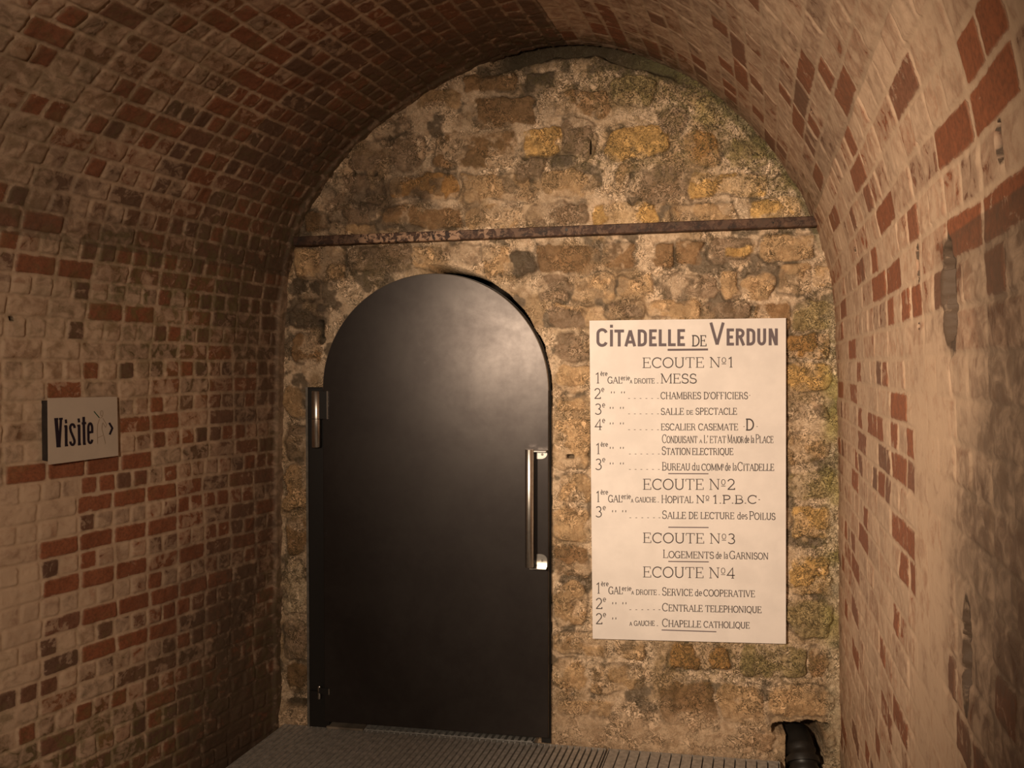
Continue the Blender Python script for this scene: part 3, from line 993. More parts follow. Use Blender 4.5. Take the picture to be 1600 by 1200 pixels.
# pull handle: half-round bar on two D-shaped brackets
hf = LF + 0.055
hx0 = Wp(820.5, 800, hf)[0]; hx1 = Wp(834, 800, hf)[0]
hz1 = Wp(828, 702, hf)[2]; hz0 = Wp(828, 886, hf)[2]
hr = (hx1 - hx0) / 2; hc = (hx0 + hx1) / 2
hy = D - hf
m = MB(); m.tube([(hc, hy, hz0), (hc, hy, hz0 + 0.001), (hc, hy, hz1 - 0.001), (hc, hy, hz1)], [hr * 0.96, hr, hr, hr * 0.96], 40)
handle = m.build('handle', M_STEEL, door)
tag(handle, 'brushed steel vertical pull bar')
for (ya, yb, top) in ((703, 717, True), (866, 885, False)):
    m = MB()
    xa = Wp(838.5, ya, LF)[0]; xb = Wp(855.0, ya, LF)[0]
    za = Wp(846, ya, LF)[2]; zbb = Wp(846, yb, LF)[2]
    rr_ = (xb - xa) * 0.62
    out = []
    if top:   # rounded at its lower right
        out = [(xa, za), (xb, za)] + [(xb - rr_ + rr_ * math.cos(a), zbb + rr_ * 0.75 + rr_ * 0.75 * math.sin(a)) for a in np.linspace(0, -math.pi / 2, 10)] + [(xa, zbb)]
    else:     # rounded at its upper right
        out = [(xa, zbb), (xb, zbb)] + [(xb - rr_ + rr_ * math.cos(a), za - rr_ * 0.75 + rr_ * 0.75 * math.sin(a)) for a in np.linspace(0, math.pi / 2, 10)] + [(xa, za)]
    m.prism([(x, D - LF - 0.004, z) for x, z in out], (0, 0.0037, 0))
    # flat arm out to the bar
    zz = za if top else zbb
    zz2 = zz - 0.003 if top else zz + 0.003
    m.box(hc, xb, min(hy, D - LF), D - LF - 0.0005, min(zz, zz2), max(zz, zz2))
    br = m.build('bracket', M_STEEL, handle)
    m = MB()
    zc = (za + zbb) / 2
    m.tube([((xa + xb) / 2 + 0.002, D - LF - 0.004, zc), ((xa + xb) / 2 + 0.002, D - LF - 0.0062, zc)], [0.0055, 0.0045], 16)
    m.tube([((xa + xb) / 2 + 0.002, D - LF - 0.0062, zc), ((xa + xb) / 2 + 0.002, D - LF - 0.0064, zc)], [0.0024, 0.002], 6)
    m.build('screw', M_ANGLE, br)
# plaster sill left at the foot of the door
b = MB()
s0 = floorpt(508, 1141); s1 = floorpt(566, 1144)
b.box(s0[0], s1[0], D - 0.045, D + 0.02, 0.001, 0.012, 0.002)
b.build('sill_strip', M_CONC, door)

# ---------------------------------------------------------------- rusted bar across the arch
bar = empty('iron_bar', tuple(onwall(868, 361, 0.04)))
tag(bar, 'long rusted iron bar fixed across the stone wall above the door', 'bar')
BO = 0.050
a0 = Wp(459, 377.0, BO); a1 = Wp(1280, 345.2, BO)
ax = a1 - a0; L = np.linalg.norm(ax); ax /= L
up = np.cross([0, -1.0, 0], ax); up = up if up[2] > 0 else -up
fr = np.array([0, -1.0, 0])
hh = 0.0205
NS = 160
rows = []
prof2 = [(-hh, -0.030), (-hh, 0.0), (-hh + 0.003, 0.003), (hh - 0.003, 0.003), (hh, 0.0), (hh, -0.006)]
ring_n = len(prof2)
vv_ = []; pa = []
for i in range(NS + 1):
    c = a0 + ax * L * i / NS
    xpx = 455 + (1284 - 455) * i / NS
    wgt = 0.25 * sstep(470, 500, xpx) + 0.75 * sstep(560, 580, xpx) * sstep(820, 760, xpx) * (0 if 735 < xpx < 770 else 1) - 0.12 * sstep(960, 1000, xpx)
    for (q, o_) in prof2:
        vv_.append(c + up * q + fr * o_); pa.append(wgt)
fs = []
for i in range(NS):
    for k in range(ring_n):
        k2 = (k + 1) % ring_n
        fs.append((i * ring_n + k, i * ring_n + k2, (i + 1) * ring_n + k2, (i + 1) * ring_n + k))
me = np_mesh('flat_bar', np.array(vv_), np.array(fs)[:, ::-1], False, {'paint': np.array(pa)})
bm = bmesh.new(); bm.from_mesh(me); bmesh.ops.recalc_face_normals(bm, faces=bm.faces[:]); bm.to_mesh(me); bm.free()
link_mesh('flat_bar', me, M_RUST, bar)
m = MB(); hcn = Wp(885, 359, BO + 0.0035)
m.tube([hcn, hcn + np.array([0, -0.0012, 0])], [0.0065, 0.006], 16)
tag(m.build('bolt_hole', M_BLACK, bar), 'dark bolt hole in the bar')
m = MB(); hcn = Wp(1208, 348, BO + 0.0035)
m.tube([hcn, hcn + np.array([0, -0.0012, 0])], [0.004, 0.0035], 12)
m.build('bolt_hole', M_BLACK, bar)
for xpx in (480, 868, 1262):       # spacers back to the stone
    yb_ = 377 - (xpx - 455) * 32 / 829
    c = Wp(xpx, yb_, BO)
    m = MB(); m.box(c[0] - 0.02, c[0] + 0.02, D - BO + 0.004, D + 0.02, c[2] - 0.010, c[2] + 0.008)
    m.build('wall_bracket', M_BLACK, bar)

# ---------------------------------------------------------------- pipe in the corner
pipe = empty('drain_pipe', tuple(Wp(1253, 1180, 0.06)))
tag(pipe, 'black ribbed plastic pipe dropping out of the hole in the bottom right corner', 'pipe')
pc = Wp(1251, 1146, 0.0)
path = []
for tt_ in np.linspace(0, 1, 26):
    a = tt_ * math.pi / 2
    path.append(np.array([pc[0] + 0.012 * tt_, D + 0.10 - 0.16 * math.sin(a), pc[2] - 0.055 - 0.16 * (1 - math.cos(a))]))
for k in range(1, 22):
    z = path[25][2] - k * 0.01
    if z < -0.27: break
    path.append(np.array([path[25][0] + 0.0015 * k, path[25][1], z]))
rad_l = [0.058 + 0.0035 * (1 if (i // 2) % 2 == 0 else -1) * (1 if i > 8 else 0) for i in range(len(path))]
m = MB(); m.tube(path, rad_l, 32)
m.build('pipe_wall', M_PIPE, pipe)
m = MB(); m.tube([path[12], path[13], path[14]], [0.066, 0.067, 0.066], 32)
m.build('collar', M_PIPE, pipe)

# ---------------------------------------------------------------- lettering: stroke glyphs
def A_(cx_, cy_, rx, ry, a0, a1, n=14):
    return [(cx_ + rx * math.cos(math.radians(a)), cy_ + ry * math.sin(math.radians(a))) for a in np.linspace(a0, a1, n)]


T, t_ = 1, 0    # thick / thin stroke
G = {
    'A': (.80, [([(.08, 0), (.40, 1)], t_, 'a'), ([(.40, 1), (.72, 0)], T, 'b'), ([(.19, .34), (.61, .34)], t_, '')]),
    'B': (.70, [([(.14, 0), (.14, 1)], T, ''), ([(.03, 1), (.36, 1)] + A_(.36, .76, .22, .24, 90, -90) + [(.14, .52)], t_, ''),
                ([(.36, .52)] + A_(.38, .26, .26, .26, 90, -90) + [(.03, 0)], T, '')]),
    'C': (.78, [(A_(.42, .5, .36, .5, 42, 318, 26), T, ''), ([(.69, .70), (.69, .98)], t_, '')]),
    'D': (.78, [([(.14, 0), (.14, 1)], T, ''), ([(.03, 1), (.32, 1)] + A_(.32, .5, .40, .5, 90, -90, 20) + [(.03, 0)], T, '')]),
    'E': (.68, [([(.14, 0), (.14, 1)], T, ''), ([(.03, 1), (.58, 1), (.58, .80)], t_, ''), ([(.14, .52), (.46, .52)], t_, ''), ([(.46, .40), (.46, .64)], t_, ''),
                ([(.03, 0), (.62, 0), (.62, .22)], t_, '')]),
    'F': (.64, [([(.14, 0), (.14, 1)], T, 'a'), ([(.03, 1), (.57, 1), (.57, .78)], t_, ''), ([(.14, .52), (.44, .52)], t_, '')]),
    'G': (.82, [(A_(.42, .5, .36, .5, 45, 330, 26), T, ''), ([(.70, 0.02), (.70, .42)], T, ''), ([(.52, .42), (.80, .42)], t_, ''), ([(.68, .74), (.68, .98)], t_, '')]),
    'H': (.82, [([(.14, 0), (.14, 1)], T, 'ab'), ([(.68, 0), (.68, 1)], T, 'ab'), ([(.14, .5), (.68, .5)], t_, '')]),
    'I': (.34, [([(.17, 0), (.17, 1)], T, 'ab')]),
    'J': (.46, [([(.28, 1), (.28, .18)] + A_(.14, .18, .14, .2, 0, -130, 8), T, 'a')]),
    'L': (.64, [([(.14, 0), (.14, 1)], T, 'b'), ([(.03, 0), (.60, 0), (.60, .24)], t_, '')]),
    'M': (.98, [([(.12, 0), (.12, 1)], t_, 'a'), ([(.02, 1), (.12, 1), (.47, .06)], T, ''), ([(.47, .06), (.84, 1), (.94, 1)], t_, ''), ([(.84, 0), (.84, 1)], T, 'a')]),
    'N': (.82, [([(.12, 0), (.12, 1)], t_, 'a'), ([(.02, 1), (.12, 1), (.68, 0)], T, ''), ([(.68, 0), (.68, 1)], t_, 'b')]),
    'O': (.84, [(A_(.42, .5, .36, .5, 0, 360, 32), T, '')]),
    'P': (.66, [([(.14, 0), (.14, 1)], T, 'a'), ([(.03, 1), (.36, 1)] + A_(.36, .74, .24, .26, 90, -90) + [(.14, .48)], T, '')]),
    'Q': (.84, [(A_(.42, .5, .36, .5, 0, 360, 32), T, ''), ([(.40, .16), (.56, .06), (.64, -.16), (.78, -.20)], t_, '')]),
    'R': (.76, [([(.14, 0), (.14, 1)], T, 'a'), ([(.03, 1), (.36, 1)] + A_(.36, .76, .23, .24, 90, -90) + [(.14, .52)], t_, ''),
                ([(.36, .52), (.52, .40), (.60, .06), (.72, 0)], T, '')]),
    'S': (.64, [(A_(.32, .74, .23, .26, 35, 235, 14) + A_(.32, .25, .25, .25, 70, -145, 16), T, ''), ([(.52, .74), (.52, .98)], t_, ''), ([(.08, .02), (.08, .28)], t_, '')]),
    'T': (.74, [([(.37, 0), (.37, 1)], T, 'a'), ([(.06, .78), (.06, 1), (.68, 1), (.68, .78)], t_, '')]),
    'U': (.80, [([(.14, 1), (.14, .30)] + A_(.40, .30, .26, .30, 180, 360, 14) + [(.66, 1)], T, 'ab')]),
    'V': (.80, [([(.08, 1), (.40, 0)], T, 'a'), ([(.40, 0), (.72, 1)], t_, 'b')]),
    'X': (.78, [([(.1, 1), (.68, 0)], T, 'ab'), ([(.68, 1), (.1, 0)], t_, 'ab')]),
    'a': (.50, [(A_(.22, .50, .16, .18, 150, 0, 8) + [(.38, .10), (.46, 0)], T, ''), (A_(.21, .19, .15, .19, 60, 330, 12), t_, '')]),
    'c': (.46, [(A_(.25, .34, .19, .34, 50, 310, 14), T, '')]),
    'd': (.56, [(A_(.24, .34, .19, .34, 40, 320, 16), T, ''), ([(.32, 1), (.42, 1), (.42, 0), (.52, 0)], T, '')]),
    'e': (.50, [([(.07, .36), (.43, .36)] + A_(.25, .36, .19, .32, 0, 315, 18), T, '')]),
    'è': (.50, [([(.07, .36), (.43, .36)] + A_(.25, .36, .19, .32, 0, 315, 18), T, ''), ([(.14, .98), (.30, .80)], T, '')]),
    'i': (.28, [([(.05, .66), (.14, .66), (.14, 0)], T, 'b'), ([(.14, .84), (.14, .95)], T, '')]),
    'ı': (.36, [([(.17, 0), (.17, .80)], T, 'ab'), ([(.17, .92), (.17, 1.06)], T, '')]),
    'l': (.28, [([(.05, 1), (.14, 1), (.14, 0)], T, 'b')]),
    'o': (.52, [(A_(.26, .34, .20, .34, 0, 360, 20), T, '')]),
    'r': (.42, [([(.04, .66), (.13, .66), (.13, 0)], T, 'b'), (A_(.30, .44, .17, .22, 170, 60, 6), t_, '')]),
    's': (.42, [(A_(.21, .51, .14, .16, 30, 240, 10) + A_(.21, .17, .16, .17, 65, -150, 12), T, '')]),
    't': (.34, [([(.14, .95), (.14, .14)] + A_(.24, .14, .10, .14, 180, 300, 6), T, ''), ([(.02, .66), (.30, .66)], t_, '')]),
    'u': (.58, [([(.04, .66), (.13, .66), (.13, .2)] + A_(.28, .2, .15, .2, 180, 340, 8), T, ''), ([(.35, .66), (.44, .66), (.44, 0), (.54, 0)], T, '')]),
    '1': (.50, [([(.10, .84), (.27, 1), (.27, 0)], T, 'b')]),
    '2': (.64, [(A_(.31, .72, .23, .28, 165, -35, 14) + [(.08, .02)], T, ''), ([(.06, .02), (.58, .02), (.58, .16)], T, '')]),
    '3': (.62, [(A_(.28, .76, .21, .24, 150, -80, 12), T, ''), (A_(.28, .26, .25, .27, 85, -150, 16), T, '')]),
    '4': (.66, [([(.46, 0), (.46, 1), (.05, .28), (.62, .28)], T, 'a')]),
    'º': (.46, [(A_(.22, .72, .14, .26, 0, 360, 18), t_, ''), ([(.06, .34), (.38, .34)], t_, '')]),
    '.': (.26, [([(.13, -.01), (.13, .09)], T, 'd')]),
    '·': (.26, [([(.13, .42), (.13, .52)], T, 'd')]),
    "'": (.24, [([(.12, 1), (.10, .74)], T, '')]),
    '"': (.40, [([(.10, 1), (.09, .70)], T, ''), ([(.30, 1), (.29, .70)], T, '')]),
    ' ': (.34, []),
}
G['i_cap'] = G['ı']


def ribbon(P, w):
    """flat polygon strip of width w along polyline P (pixel space) -> verts, quads"""
    P = np.asarray(P, float)
    P = P[np.concatenate([[True], np.linalg.norm(np.diff(P, axis=0), axis=1) > 1e-4])]
    d = np.diff(P, axis=0); d /= np.maximum(np.linalg.norm(d, axis=1, keepdims=True), 1e-9)
    nrm_ = np.stack([-d[:, 1], d[:, 0]], -1)
    vs, fs = [], []
    closed = np.linalg.norm(P[0] - P[-1]) < 1e-6
    n = len(P)
    for i in range(n):
        if i == 0: m_ = nrm_[0] if not closed else nrm_[0] + nrm_[-1]
        elif i == n - 1: m_ = nrm_[-1] if not closed else nrm_[0] + nrm_[-1]
        else: m_ = nrm_[i - 1] + nrm_[i]
        ref = nrm_[min(i, n - 2)]
        l = np.linalg.norm(m_)
        m_ = ref if l < 0.3 else m_ / l
        k = w / 2 / max(0.5, abs(m_ @ ref))
        vs += [P[i] + m_ * k, P[i] - m_ * k]
    for i in range(n - 1):
        fs.append((2 * i, 2 * i + 1, 2 * i + 3, 2 * i + 2))
    return vs, fs


def set_text(ms, place, segs, x0, x1, y0, y1, cap, thick, thin, serif=True, track=0.02):
    """segs: list of (text, scale, raise); fitted between x0 and x1 (pixels), baseline y0 -> y1, cap height in px"""
    items = []; cx_ = 0
    for (s, sc, dy) in segs:
        for chx in s:
            wd, st = G[chx]
            items.append((chx, cx_, sc, dy)); cx_ += (wd + track) * sc
    cx_ -= track
    sx = (x1 - x0) / cx_
    kk = 0
    for k_, (chx, ox, sc, dy) in enumerate(items):
        def T2(p):
            gx_ = x0 + (ox + p[0] * sc) * sx
            by = y0 + (y1 - y0) * (gx_ - x0) / max(1e-6, x1 - x0)
            return (gx_, by - (dy + p[1] * sc) * cap)
        if chx == ' ': ms.append(MB())
        m = ms[-1]
        for (pl, wt, fl) in G[chx][1]:
            q = [T2(p) for p in pl]
            wdt = (thick if wt else thin) * (0.55 + 0.45 * sc if sc < 1 else 1)
            if 'd' in fl: wdt *= 1.35
            lay = 0.02 * len(m.v) * 0
            vs, fs = ribbon(q, wdt); kk += 1
            m.add([place(v[0], v[1], kk) for v in vs], fs)
            if serif:
                for e_ in ('a', 'b'):
                    if e_ in fl:
                        p = pl[0] if e_ == 'a' else pl[-1]
                        c = T2(p); s_ = 0.105 * sc * sx
                        vs, fs = ribbon([(c[0] - s_, c[1]), (c[0] + s_, c[1])], thin); kk += 1
                        m.add([place(v[0], v[1], kk) for v in vs], fs)


# ---------------------------------------------------------------- white directory sign
SO = 0.036
sgn = empty('directory_sign', tuple(onwall(1075, 750, SO)))
tag(sgn, 'large white board listing the galleries in dark lettering, right of the door', 'sign')
corners = [(921, 501), (1228, 497), (1228, 1006), (926, 998)]
m = MB()
m.prism([onwall(x, y, SO) for x, y in corners], (0, 0.006, 0))
m.build('board', M_SIGN, sgn)
for (x, y) in ((940, 515), (1210, 512), (1210, 990), (944, 984)):     # battens hold it off the stone
    c = onwall(x, y, SO)
    m = MB(); m.box(c[0] - 0.02, c[0] + 0.02, D - SO + 0.0062, D + 0.01, c[2] - 0.02, c[2] + 0.02)
    m.build('spacer', M_WOOD, sgn)


def on_sign(px, py, k=0):
    return onwall(px, py, SO + 0.0008 + 0.00005 * (k % 17))


def z1(x, y): return 910 + x / 4.8, 490 + y / 4.8
def z2(x, y): return 910 + x / 4.2857, 730 + y / 4.2857


def line(zf, segs, x0, x1, ybase, ytop, mat=None, thick=1.25, thin=0.8, serif=True, ybase2=None, name='lettering'):
    a = zf(x0, ybase); b_ = zf(x1, ybase2 if ybase2 is not None else ybase)
    cap = a[1] - zf(x0, ytop)[1]
    return (segs, a[0], b_[0], a[1], b_[1], cap, thick, thin, serif)


def put(rows, name, mat, label=None):
    small = None; last = None
    for (segs, xa, xb, ya, yb, cap, th, tn, se) in rows:
        if isinstance(segs, str): segs = [(segs, 1, 0)]
        c0 = segs[0][0]
        dot = c0 in ('.', "'", '·')
        if dot and small is not None and c0 == '.' == last[0] and abs(xa - last[1]) < 12 and abs(ya - last[2]) < 2:
            set_text([small], on_sign, segs, xa, xb, ya, yb, cap, th, tn, se)
            last = (c0, xa, ya)
            continue
        if small is not None:
            small.build('ditto_mark' if last[0] == "'" else 'leader_dots', mat, sgn); small = None
        if dot:
            small = MB(); last = (c0, xa, ya)
            set_text([small], on_sign, segs, xa, xb, ya, yb, cap, th, tn, se)
            continue
        ms = [MB()]
        set_text(ms, on_sign, segs, xa, xb, ya, yb, cap, th, tn, se)
        for m in ms:
            o = m.build(name, mat, sgn)
            if label: o['label'] = label
    if small is not None: small.build('ditto_mark' if last[0] == "'" else 'leader_dots', mat, sgn)


def dots(zf, xs_, y):
    return [line(zf, '.', x - 6, x + 6, y, y - 36, thick=2.0) for x in xs_]


def quotes(zf, xs_, y):
    out = []
    for x in xs_:
        for dx_ in (0, 21):
            out.append(line(zf, "'", x + dx_ - 3, x + dx_ + 5, y + 45, y - 8, thick=1.2))
    return out


SANS = dict(thick=4.6, thin=4.6, serif=False)
# sans capitals of the heading, stroke skeletons without hairlines
GS = {
    'C': (.66, [(A_(.33, .70, .22, .22, 15, 180, 10) + A_(.33, .30, .22, .22, 180, 345, 10), T, '')]),
    'i': (.30, [([(.15, 0), (.15, 1)], T, ''), ([(.15, 1.12), (.15, 1.30)], T, '')]),
    'T': (.56, [([(.28, 0), (.28, 1)], T, ''), ([(.0, .92), (.56, .92)], T, '')]),
    'A': (.68, [([(.08, 0), (.34, .96)], T, ''), ([(.34, .96), (.60, 0)], T, ''), ([(.18, .26), (.50, .26)], T, '')]),
    'D': (.64, [([(.16, 0), (.16, 1)], T, ''), ([(.10, .92), (.30, .92)] + A_(.30, .70, .22, .22, 90, 0, 7) + A_(.30, .30, .22, .22, 0, -90, 7) + [(.10, .08)], T, '')]),
    'E': (.54, [([(.16, 0), (.16, 1)], T, ''), ([(.10, .92), (.52, .92)], T, ''), ([(.10, .5), (.46, .5)], T, ''), ([(.10, .08), (.52, .08)], T, '')]),
    'L': (.52, [([(.16, 0), (.16, 1)], T, ''), ([(.10, .08), (.52, .08)], T, '')]),
    'V': (.72, [([(.08, 1), (.36, .04)], T, ''), ([(.36, .04), (.64, 1)], T, '')]),
    'R': (.64, [([(.16, 0), (.16, 1)], T, ''), ([(.10, .92), (.32, .92)] + A_(.32, .72, .20, .20, 90, -90, 10) + [(.10, .52)], T, ''), ([(.34, .52), (.56, 0)], T, '')]),
    'U': (.68, [([(.16, 1), (.16, .30)] + A_(.34, .30, .18, .22, 180, 360, 12) + [(.52, 1)], T, '')]),
    'N': (.70, [([(.16, 0), (.16, 1)], T, ''), ([(.18, .98), (.52, .02)], T, ''), ([(.54, 0), (.54, 1)], T, '')]),
}
G_SERIF = G
G = GS
put([line(z1, [('C', 1.12, -.02), ('iTADELLE', 1, 0)], 100, 772, 248, 122, ybase2=243, **SANS)], 'heading_word', M_TITLE, 'bold violet-grey heading capitals')
put([line(z1, [('V', 1.36, 0), ('ERDUN', 1, 0)], 950, 1474, 240, 113, ybase2=238, **SANS)], 'heading_word', M_TITLE, 'bold violet-grey heading capitals')
G = G_SERIF
put([line(z1, 'DE', 820, 932, 243, 165, thick=2.0, thin=1.3)], 'heading_word', M_INK)


def rule(zf, x0, x1, y0, y1, th):
    m = MB()
    a = zf(x0, y0); b_ = zf(x1, y1)
    vs, fs = ribbon([a, b_], th)
    m.add([on_sign(v[0], v[1]) for v in vs], fs)
    m.build('underline', M_TITLE, sgn)


rule(z1, 639, 942, 272, 269, 3.2)
rule(z2, 575, 844, 43, 44, 1.6); rule(z2, 575, 845, 402, 404, 1.6); rule(z2, 575, 846, 631, 634, 1.6); rule(z2, 530, 897, 1090, 1102, 1.6)
HD = dict(thick=1.6, thin=0.95)
put([line(z1, 'ECOUTE Nº1', 448, 1138, 406, 332, ybase2=402, **HD)], 'lettering', M_INK)
put([line(z2, 'ECOUTE Nº2', 403, 1024, 149, 80, ybase2=150, **HD)], 'lettering', M_INK)
put([line(z2, 'ECOUTE Nº3', 403, 1027, 505, 440, ybase2=512, **HD)], 'lettering', M_INK)
put([line(z2, 'ECOUTE Nº4', 403, 1024, 736, 667, ybase2=744, **HD)], 'lettering', M_INK)
BIGN = dict(thick=1.5, thin=0.9)


def ord_(zf, x, n, sfx, sx0, sx1, sy0, sy1, x1, y0, y1):
    return [line(zf, n, x, x1, y0, y1, **BIGN), line(zf, sfx, sx0, sx1, sy0, sy1, thick=1.0, thin=.7)]


D6 = [350, 393, 436, 480, 523, 567]
put(ord_(z1, 92, '1', 'ère', 135, 188, 467, 432, 138, 522, 445)
    + [line(z1, 'GAL', 188, 299, 523, 475), line(z1, 'erie', 288, 356, 500, 464, thick=1.0, thin=.7), line(z1, 'A', 356, 373, 523, 497, thick=.9, thin=.7),
       line(z1, 'DROITE', 388, 542, 523, 487, thick=1.0, thin=.7), line(z1, '.', 556, 572, 522, 482, thick=1.6), line(z1, 'MESS', 586, 860, 522, 453, **HD)], 'lettering', M_INK)
put(ord_(z1, 86, '2', 'e', 142, 164, 588, 545, 140, 638, 562) + quotes(z1, (217, 293), 592) + dots(z1, D6, 638)
    + [line(z1, "CHAMBRES D'OFFICIERS", 586, 1242, 640, 590), line(z1, '·', 1248, 1262, 636, 588)], 'lettering', M_INK)
put(ord_(z1, 91, '3', 'e', 148, 171, 704, 662, 147, 755, 678) + quotes(z1, (208, 285), 708) + dots(z1, D6, 754)
    + [line(z1, 'SALLE', 588, 762, 758, 710), line(z1, 'DE', 780, 830, 757, 726, thick=.9, thin=.7), line(z1, 'SPECTACLE', 848, 1160, 757, 709)], 'lettering', M_INK)
put(ord_(z1, 91, '4', 'e', 148, 171, 820, 778, 150, 871, 793) + quotes(z1, (208, 285), 825) + dots(z1, D6, 872)
    + [line(z1, 'ESCALIER CASEMATE', 588, 1168, 874, 826), line(z1, '·', 1205, 1219, 870, 822), line(z1, 'D', 1224, 1287, 873, 792, thick=2.2, thin=1.2),
       line(z1, '·', 1303, 1317, 870, 822)], 'lettering', M_INK)
put([line(z1, [('C', 1.25, 0), ('ONDUISANT', 1, 0)], 597, 862, 970, 920, thick=1.1, thin=.7), line(z1, 'A', 876, 898, 970, 945, thick=.9, thin=.6),
     line(z1, "L'", 910, 944, 970, 913, thick=1.1, thin=.7), line(z1, 'ETAT', 954, 1078, 970, 920, thick=1.1, thin=.7),
     line(z1, [('M', 1.25, 0), ('AJOR', 1, 0)], 1088, 1210, 970, 922, thick=1.1, thin=.7), line(z1, 'de la', 1217, 1288, 970, 916, thick=1.1, thin=.7),
     line(z1, [('P', 1.25, 0), ('LACE', 1, 0)], 1298, 1433, 970, 920, thick=1.1, thin=.7)], 'lettering', M_INK)
put(ord_(z1, 96, '1', 'ère', 137, 191, 998, 962, 140, 1052, 975) + quotes(z1, (208, 285), 1008) + dots(z1, [x + 6 for x in D6], 1054)
    + [line(z1, [('S', 1.22, 0), ('TATION', 1, 0)], 595, 812, 1058, 1009), line(z1, 'ELECTRIQUE', 822, 1132, 1059, 1010)], 'lettering', M_INK)
put(ord_(z1, 94, '3', 'e', 148, 172, 1114, 1072, 149, 1170, 1091) + quotes(z1, (208, 285), 1125) + dots(z1, [x + 6 for x in D6], 1170)
    + [line(z1, [('B', 1.2, 0), ('UREAU', 1, 0)], 596, 808, 1175, 1125), line(z1, 'du', 822, 881, 1175, 1120, thick=1.1), line(z1, [('COMM', 1, 0), ('t', .6, .45)], 893, 1060, 1176, 1128),
       line(z1, 'de la', 1070, 1157, 1177, 1122, thick=1.1), line(z1, [('C', 1.25, 0), ('ı', 1, 0), ('TADELLE', 1, 0)], 1162, 1438, 1178, 1128)], 'lettering', M_INK)
E6 = [321, 361, 401, 440, 479, 516]
put(ord_(z2, 88, '1', 'ère', 122, 172, 183, 150, 122, 232, 162)
    + [line(z2, 'GAL', 172, 267, 234, 188), line(z2, 'erie', 261, 324, 213, 178, thick=1.0, thin=.7), line(z2, 'A', 325, 341, 236, 212, thick=.9, thin=.7),
       line(z2, 'GAUCHE', 354, 493, 235, 201, thick=1.0, thin=.7), line(z2, '.', 500, 516, 235, 198, thick=1.6),
       line(z2, [('H', 1.15, 0), ('OP', 1, 0), ('ı', 1, 0), ('TAL', 1, 0)], 528, 742, 239, 195), line(z2, 'Nº', 762, 854, 240, 190, **HD), line(z2, '1.P.B.C·', 868, 1195, 243, 189, **HD)], 'lettering', M_INK)
put(ord_(z2, 86, '3', 'e', 136, 157, 288, 250, 134, 333, 264) + quotes(z2, (201, 269), 296) + dots(z2, E6, 340)
    + [line(z2, [('S', 1.2, 0), ('ALLE', 1, 0)], 533, 694, 344, 300, ybase2=345), line(z2, 'DE', 711, 774, 345, 301), line(z2, 'LECTURE', 790, 1018, 345, 302, ybase2=347),
       line(z2, 'des', 1037, 1106, 348, 303, thick=1.1), line(z2, [('P', 1.2, 0), ('O', 1, 0), ('ı', 1, 0), ('LUS', 1, 0)], 1116, 1293, 350, 306, ybase2=352)], 'lettering', M_INK)
put([line(z2, [('L', 1.2, 0), ('OGEMENTS', 1, 0)], 538, 882, 606, 562, ybase2=612), line(z2, 'de la', 893, 975, 612, 568, thick=1.1, ybase2=613),
     line(z2, [('G', 1.2, 0), ('ARNISON', 1, 0)], 983, 1246, 613, 570, ybase2=618)], 'lettering', M_INK)
put(ord_(z2, 88, '1', 'ère', 125, 175, 796, 764, 126, 845, 775)
    + [line(z2, 'GAL', 174, 270, 849, 801), line(z2, 'erie', 264, 328, 828, 795, thick=1.0, thin=.7), line(z2, 'A', 328, 344, 851, 828, thick=.9, thin=.7),
       line(z2, 'DROITE', 358, 498, 853, 820, thick=1.0, thin=.7, ybase2=855), line(z2, '.', 506, 522, 855, 818, thick=1.6),
       line(z2, [('S', 1.2, 0), ('ERVICE', 1, 0)], 533, 740, 858, 814, ybase2=862), line(z2, 'de', 753, 802, 862, 820, thick=1.1), line(z2, 'COOPERATIVE', 810, 1156, 863, 820, ybase2=870)], 'lettering', M_INK)
put(ord_(z2, 87, '2', 'e', 137, 159, 902, 864, 135, 948, 878) + quotes(z2, (202, 270), 912) + dots(z2, E6, 956)
    + [line(z2, [('C', 1.2, 0), ('ENTRALE', 1, 0)], 533, 806, 963, 920, ybase2=968), line(z2, 'TELEPHONIQUE', 822, 1200, 968, 926, ybase2=976)], 'lettering', M_INK)
put(ord_(z2, 87, '2', 'e', 137, 159, 1004, 966, 135, 1050, 980) + quotes(z2, (202,), 1014)
    + [line(z2, 'A', 315, 332, 1060, 1036, thick=.9, thin=.7), line(z2, 'GAUCHE', 345, 484, 1061, 1029, thick=1.0, thin=.7), line(z2, '.', 494, 510, 1063, 1026, thick=1.6),
       line(z2, [('C', 1.2, 0), ('HAPELLE', 1, 0)], 533, 795, 1067, 1024, ybase2=1073), line(z2, 'CATHOLIQUE', 811, 1121, 1073, 1032, ybase2=1080)], 'lettering', M_INK)

# ---------------------------------------------------------------- small sign on the left brick wall
pR = hit(184.0, 666.0, pl0, nl) + (-np.array(nl) if nl[0] < 0 else np.array(nl)) * 0.0
inw = np.array(nl) if nl @ (CAM - pl0) > 0 else -np.array(nl)
pR = pR + inw * 0.014
dS = vp_dir(np.array(1330.0))
nS = np.cross(dS, [0, 0, 1.0]); nS = nS if nS @ (CAM - pR) > 0 else -nS


def on_vis(px, py, k=0, off=0.0):
    return hit(px, py, pR + nS * (off + 0.0008 + 0.00005 * (k % 7)), nS)


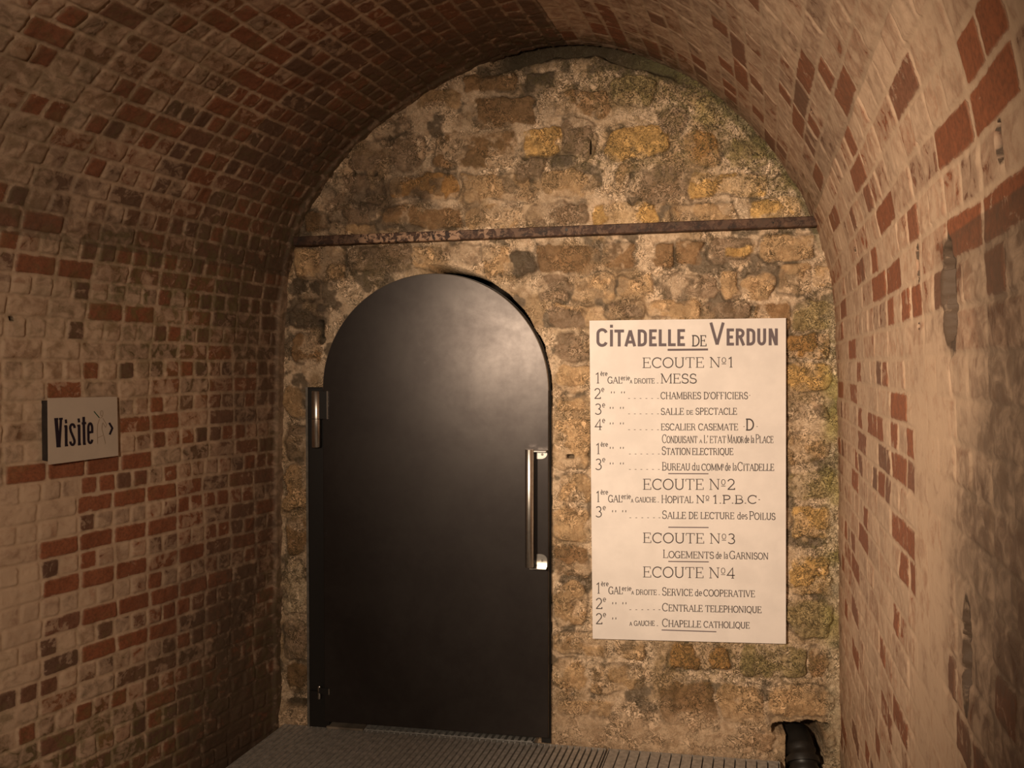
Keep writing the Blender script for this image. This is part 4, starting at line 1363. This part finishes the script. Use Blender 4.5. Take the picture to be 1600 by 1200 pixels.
vis_s = empty('visitor_sign', tuple(hit(130.0, 670.0, pR, nS)))
tag(vis_s, 'small square sign reading Visite with an arrow, on the left brick wall', 'sign')
m = MB(); m.prism([hit(float(x), float(y), pR, nS) for x, y in ((77, 622), (183, 620), (185, 712), (78, 726))], -nS * 0.010)
m.build('board', M_VIS, vis_s)
for (x, y, dep) in ((84, 640, 0.040), (84, 706, 0.040), (176, 636, 0.012), (176, 700, 0.012)):
    c = hit(float(x), float(y), pR, nS)
    m = MB(); m.frame_box(c - nS * (0.0105 + dep / 2), dS * 0.010, (0, 0, 0.012), nS * dep / 2)
    m.build('standoff', M_WOOD, vis_s)
m = MB(); c0 = hit(79.5, 626.0, pR, nS); c1 = hit(80.0, 720.0, pR, nS)
m.frame_box((c0 + c1) / 2 - nS * 0.024, dS * 0.006, (0, 0, abs(c0[2] - c1[2]) / 2), nS * 0.0135)
m.build('shadow_gap_strip', M_WOOD, vis_s)  # dark strip standing in for the shadow gap behind the board


def zv(x, y): return 50 + x / 8.571, 600 + y / 8.571


def vis_strokes(name, mat, strokes, label=None):
    m = MB()
    for k_, (pl, wz) in enumerate(strokes):
        vs, fs = ribbon([zv(*p) for p in pl], wz / 8.571)
        m.add([on_vis(v[0], v[1], k_) for v in vs], fs)
    o = m.build(name, mat, vis_s)
    if label: o['label'] = label


def zarc(cx_, cy_, rx, ry, a0, a1, n=12):
    return [(cx_ + rx * math.cos(math.radians(a)), cy_ - ry * math.sin(math.radians(a))) for a in np.linspace(a0, a1, n)]


letters = [
    [([(322, 462), (352, 835)], 48), ([(388, 460), (366, 835)], 34), ([(298, 472), (352, 468)], 30), ([(362, 468), (412, 464)], 28), ([(326, 832), (386, 828)], 36)],
    [([(456, 560), (459, 835)], 38), ([(432, 568), (470, 562)], 30), ([(440, 826), (484, 820)], 26), ([(440, 503), (470, 499)], 54)],
    [(zarc(541, 590, 30, 50, 0, 180) + [(522, 640), (560, 730)] + zarc(542, 770, 28, 45, 20, -180), 33)],
    [([(630, 552), (634, 820)], 36), ([(606, 560), (644, 554)], 28), ([(614, 812), (656, 806)], 26), ([(612, 490), (642, 486)], 54)],
    [([(692, 440), (700, 812)], 36), ([(666, 530), (726, 522)], 32), ([(684, 806), (722, 802)], 26)],
    [([(760, 650), (806, 643), (806, 590)] + zarc(780, 590, 26, 62, 0, 180) + [(756, 730)] + zarc(781, 735, 26, 55, 180, 350), 32)],
]
for st in letters: vis_strokes('letter', M_VINK, st)
vis_strokes('arrow', M_VINK, [([(1034, 520), (1076, 592), (1040, 678)], 28)])
vis_strokes('green_stroke', M_GREEN, [([(830, 366), (902, 452)], 13)], 'thin green slanted line')
vis_strokes('line_figure', M_PALE, [(zarc(934, 392, 18, 36, 0, 360, 18), 6), ([(900, 455), (925, 455), (945, 430)], 6), ([(905, 470), (880, 540), (874, 640), (880, 800)], 6),
                                    ([(948, 460), (1000, 545), (985, 580), (950, 520)], 7), ([(945, 520), (935, 600), (960, 690), (985, 800)], 6),
                                    ([(880, 720), (950, 690)], 6)], 'faint outlined walking figure')
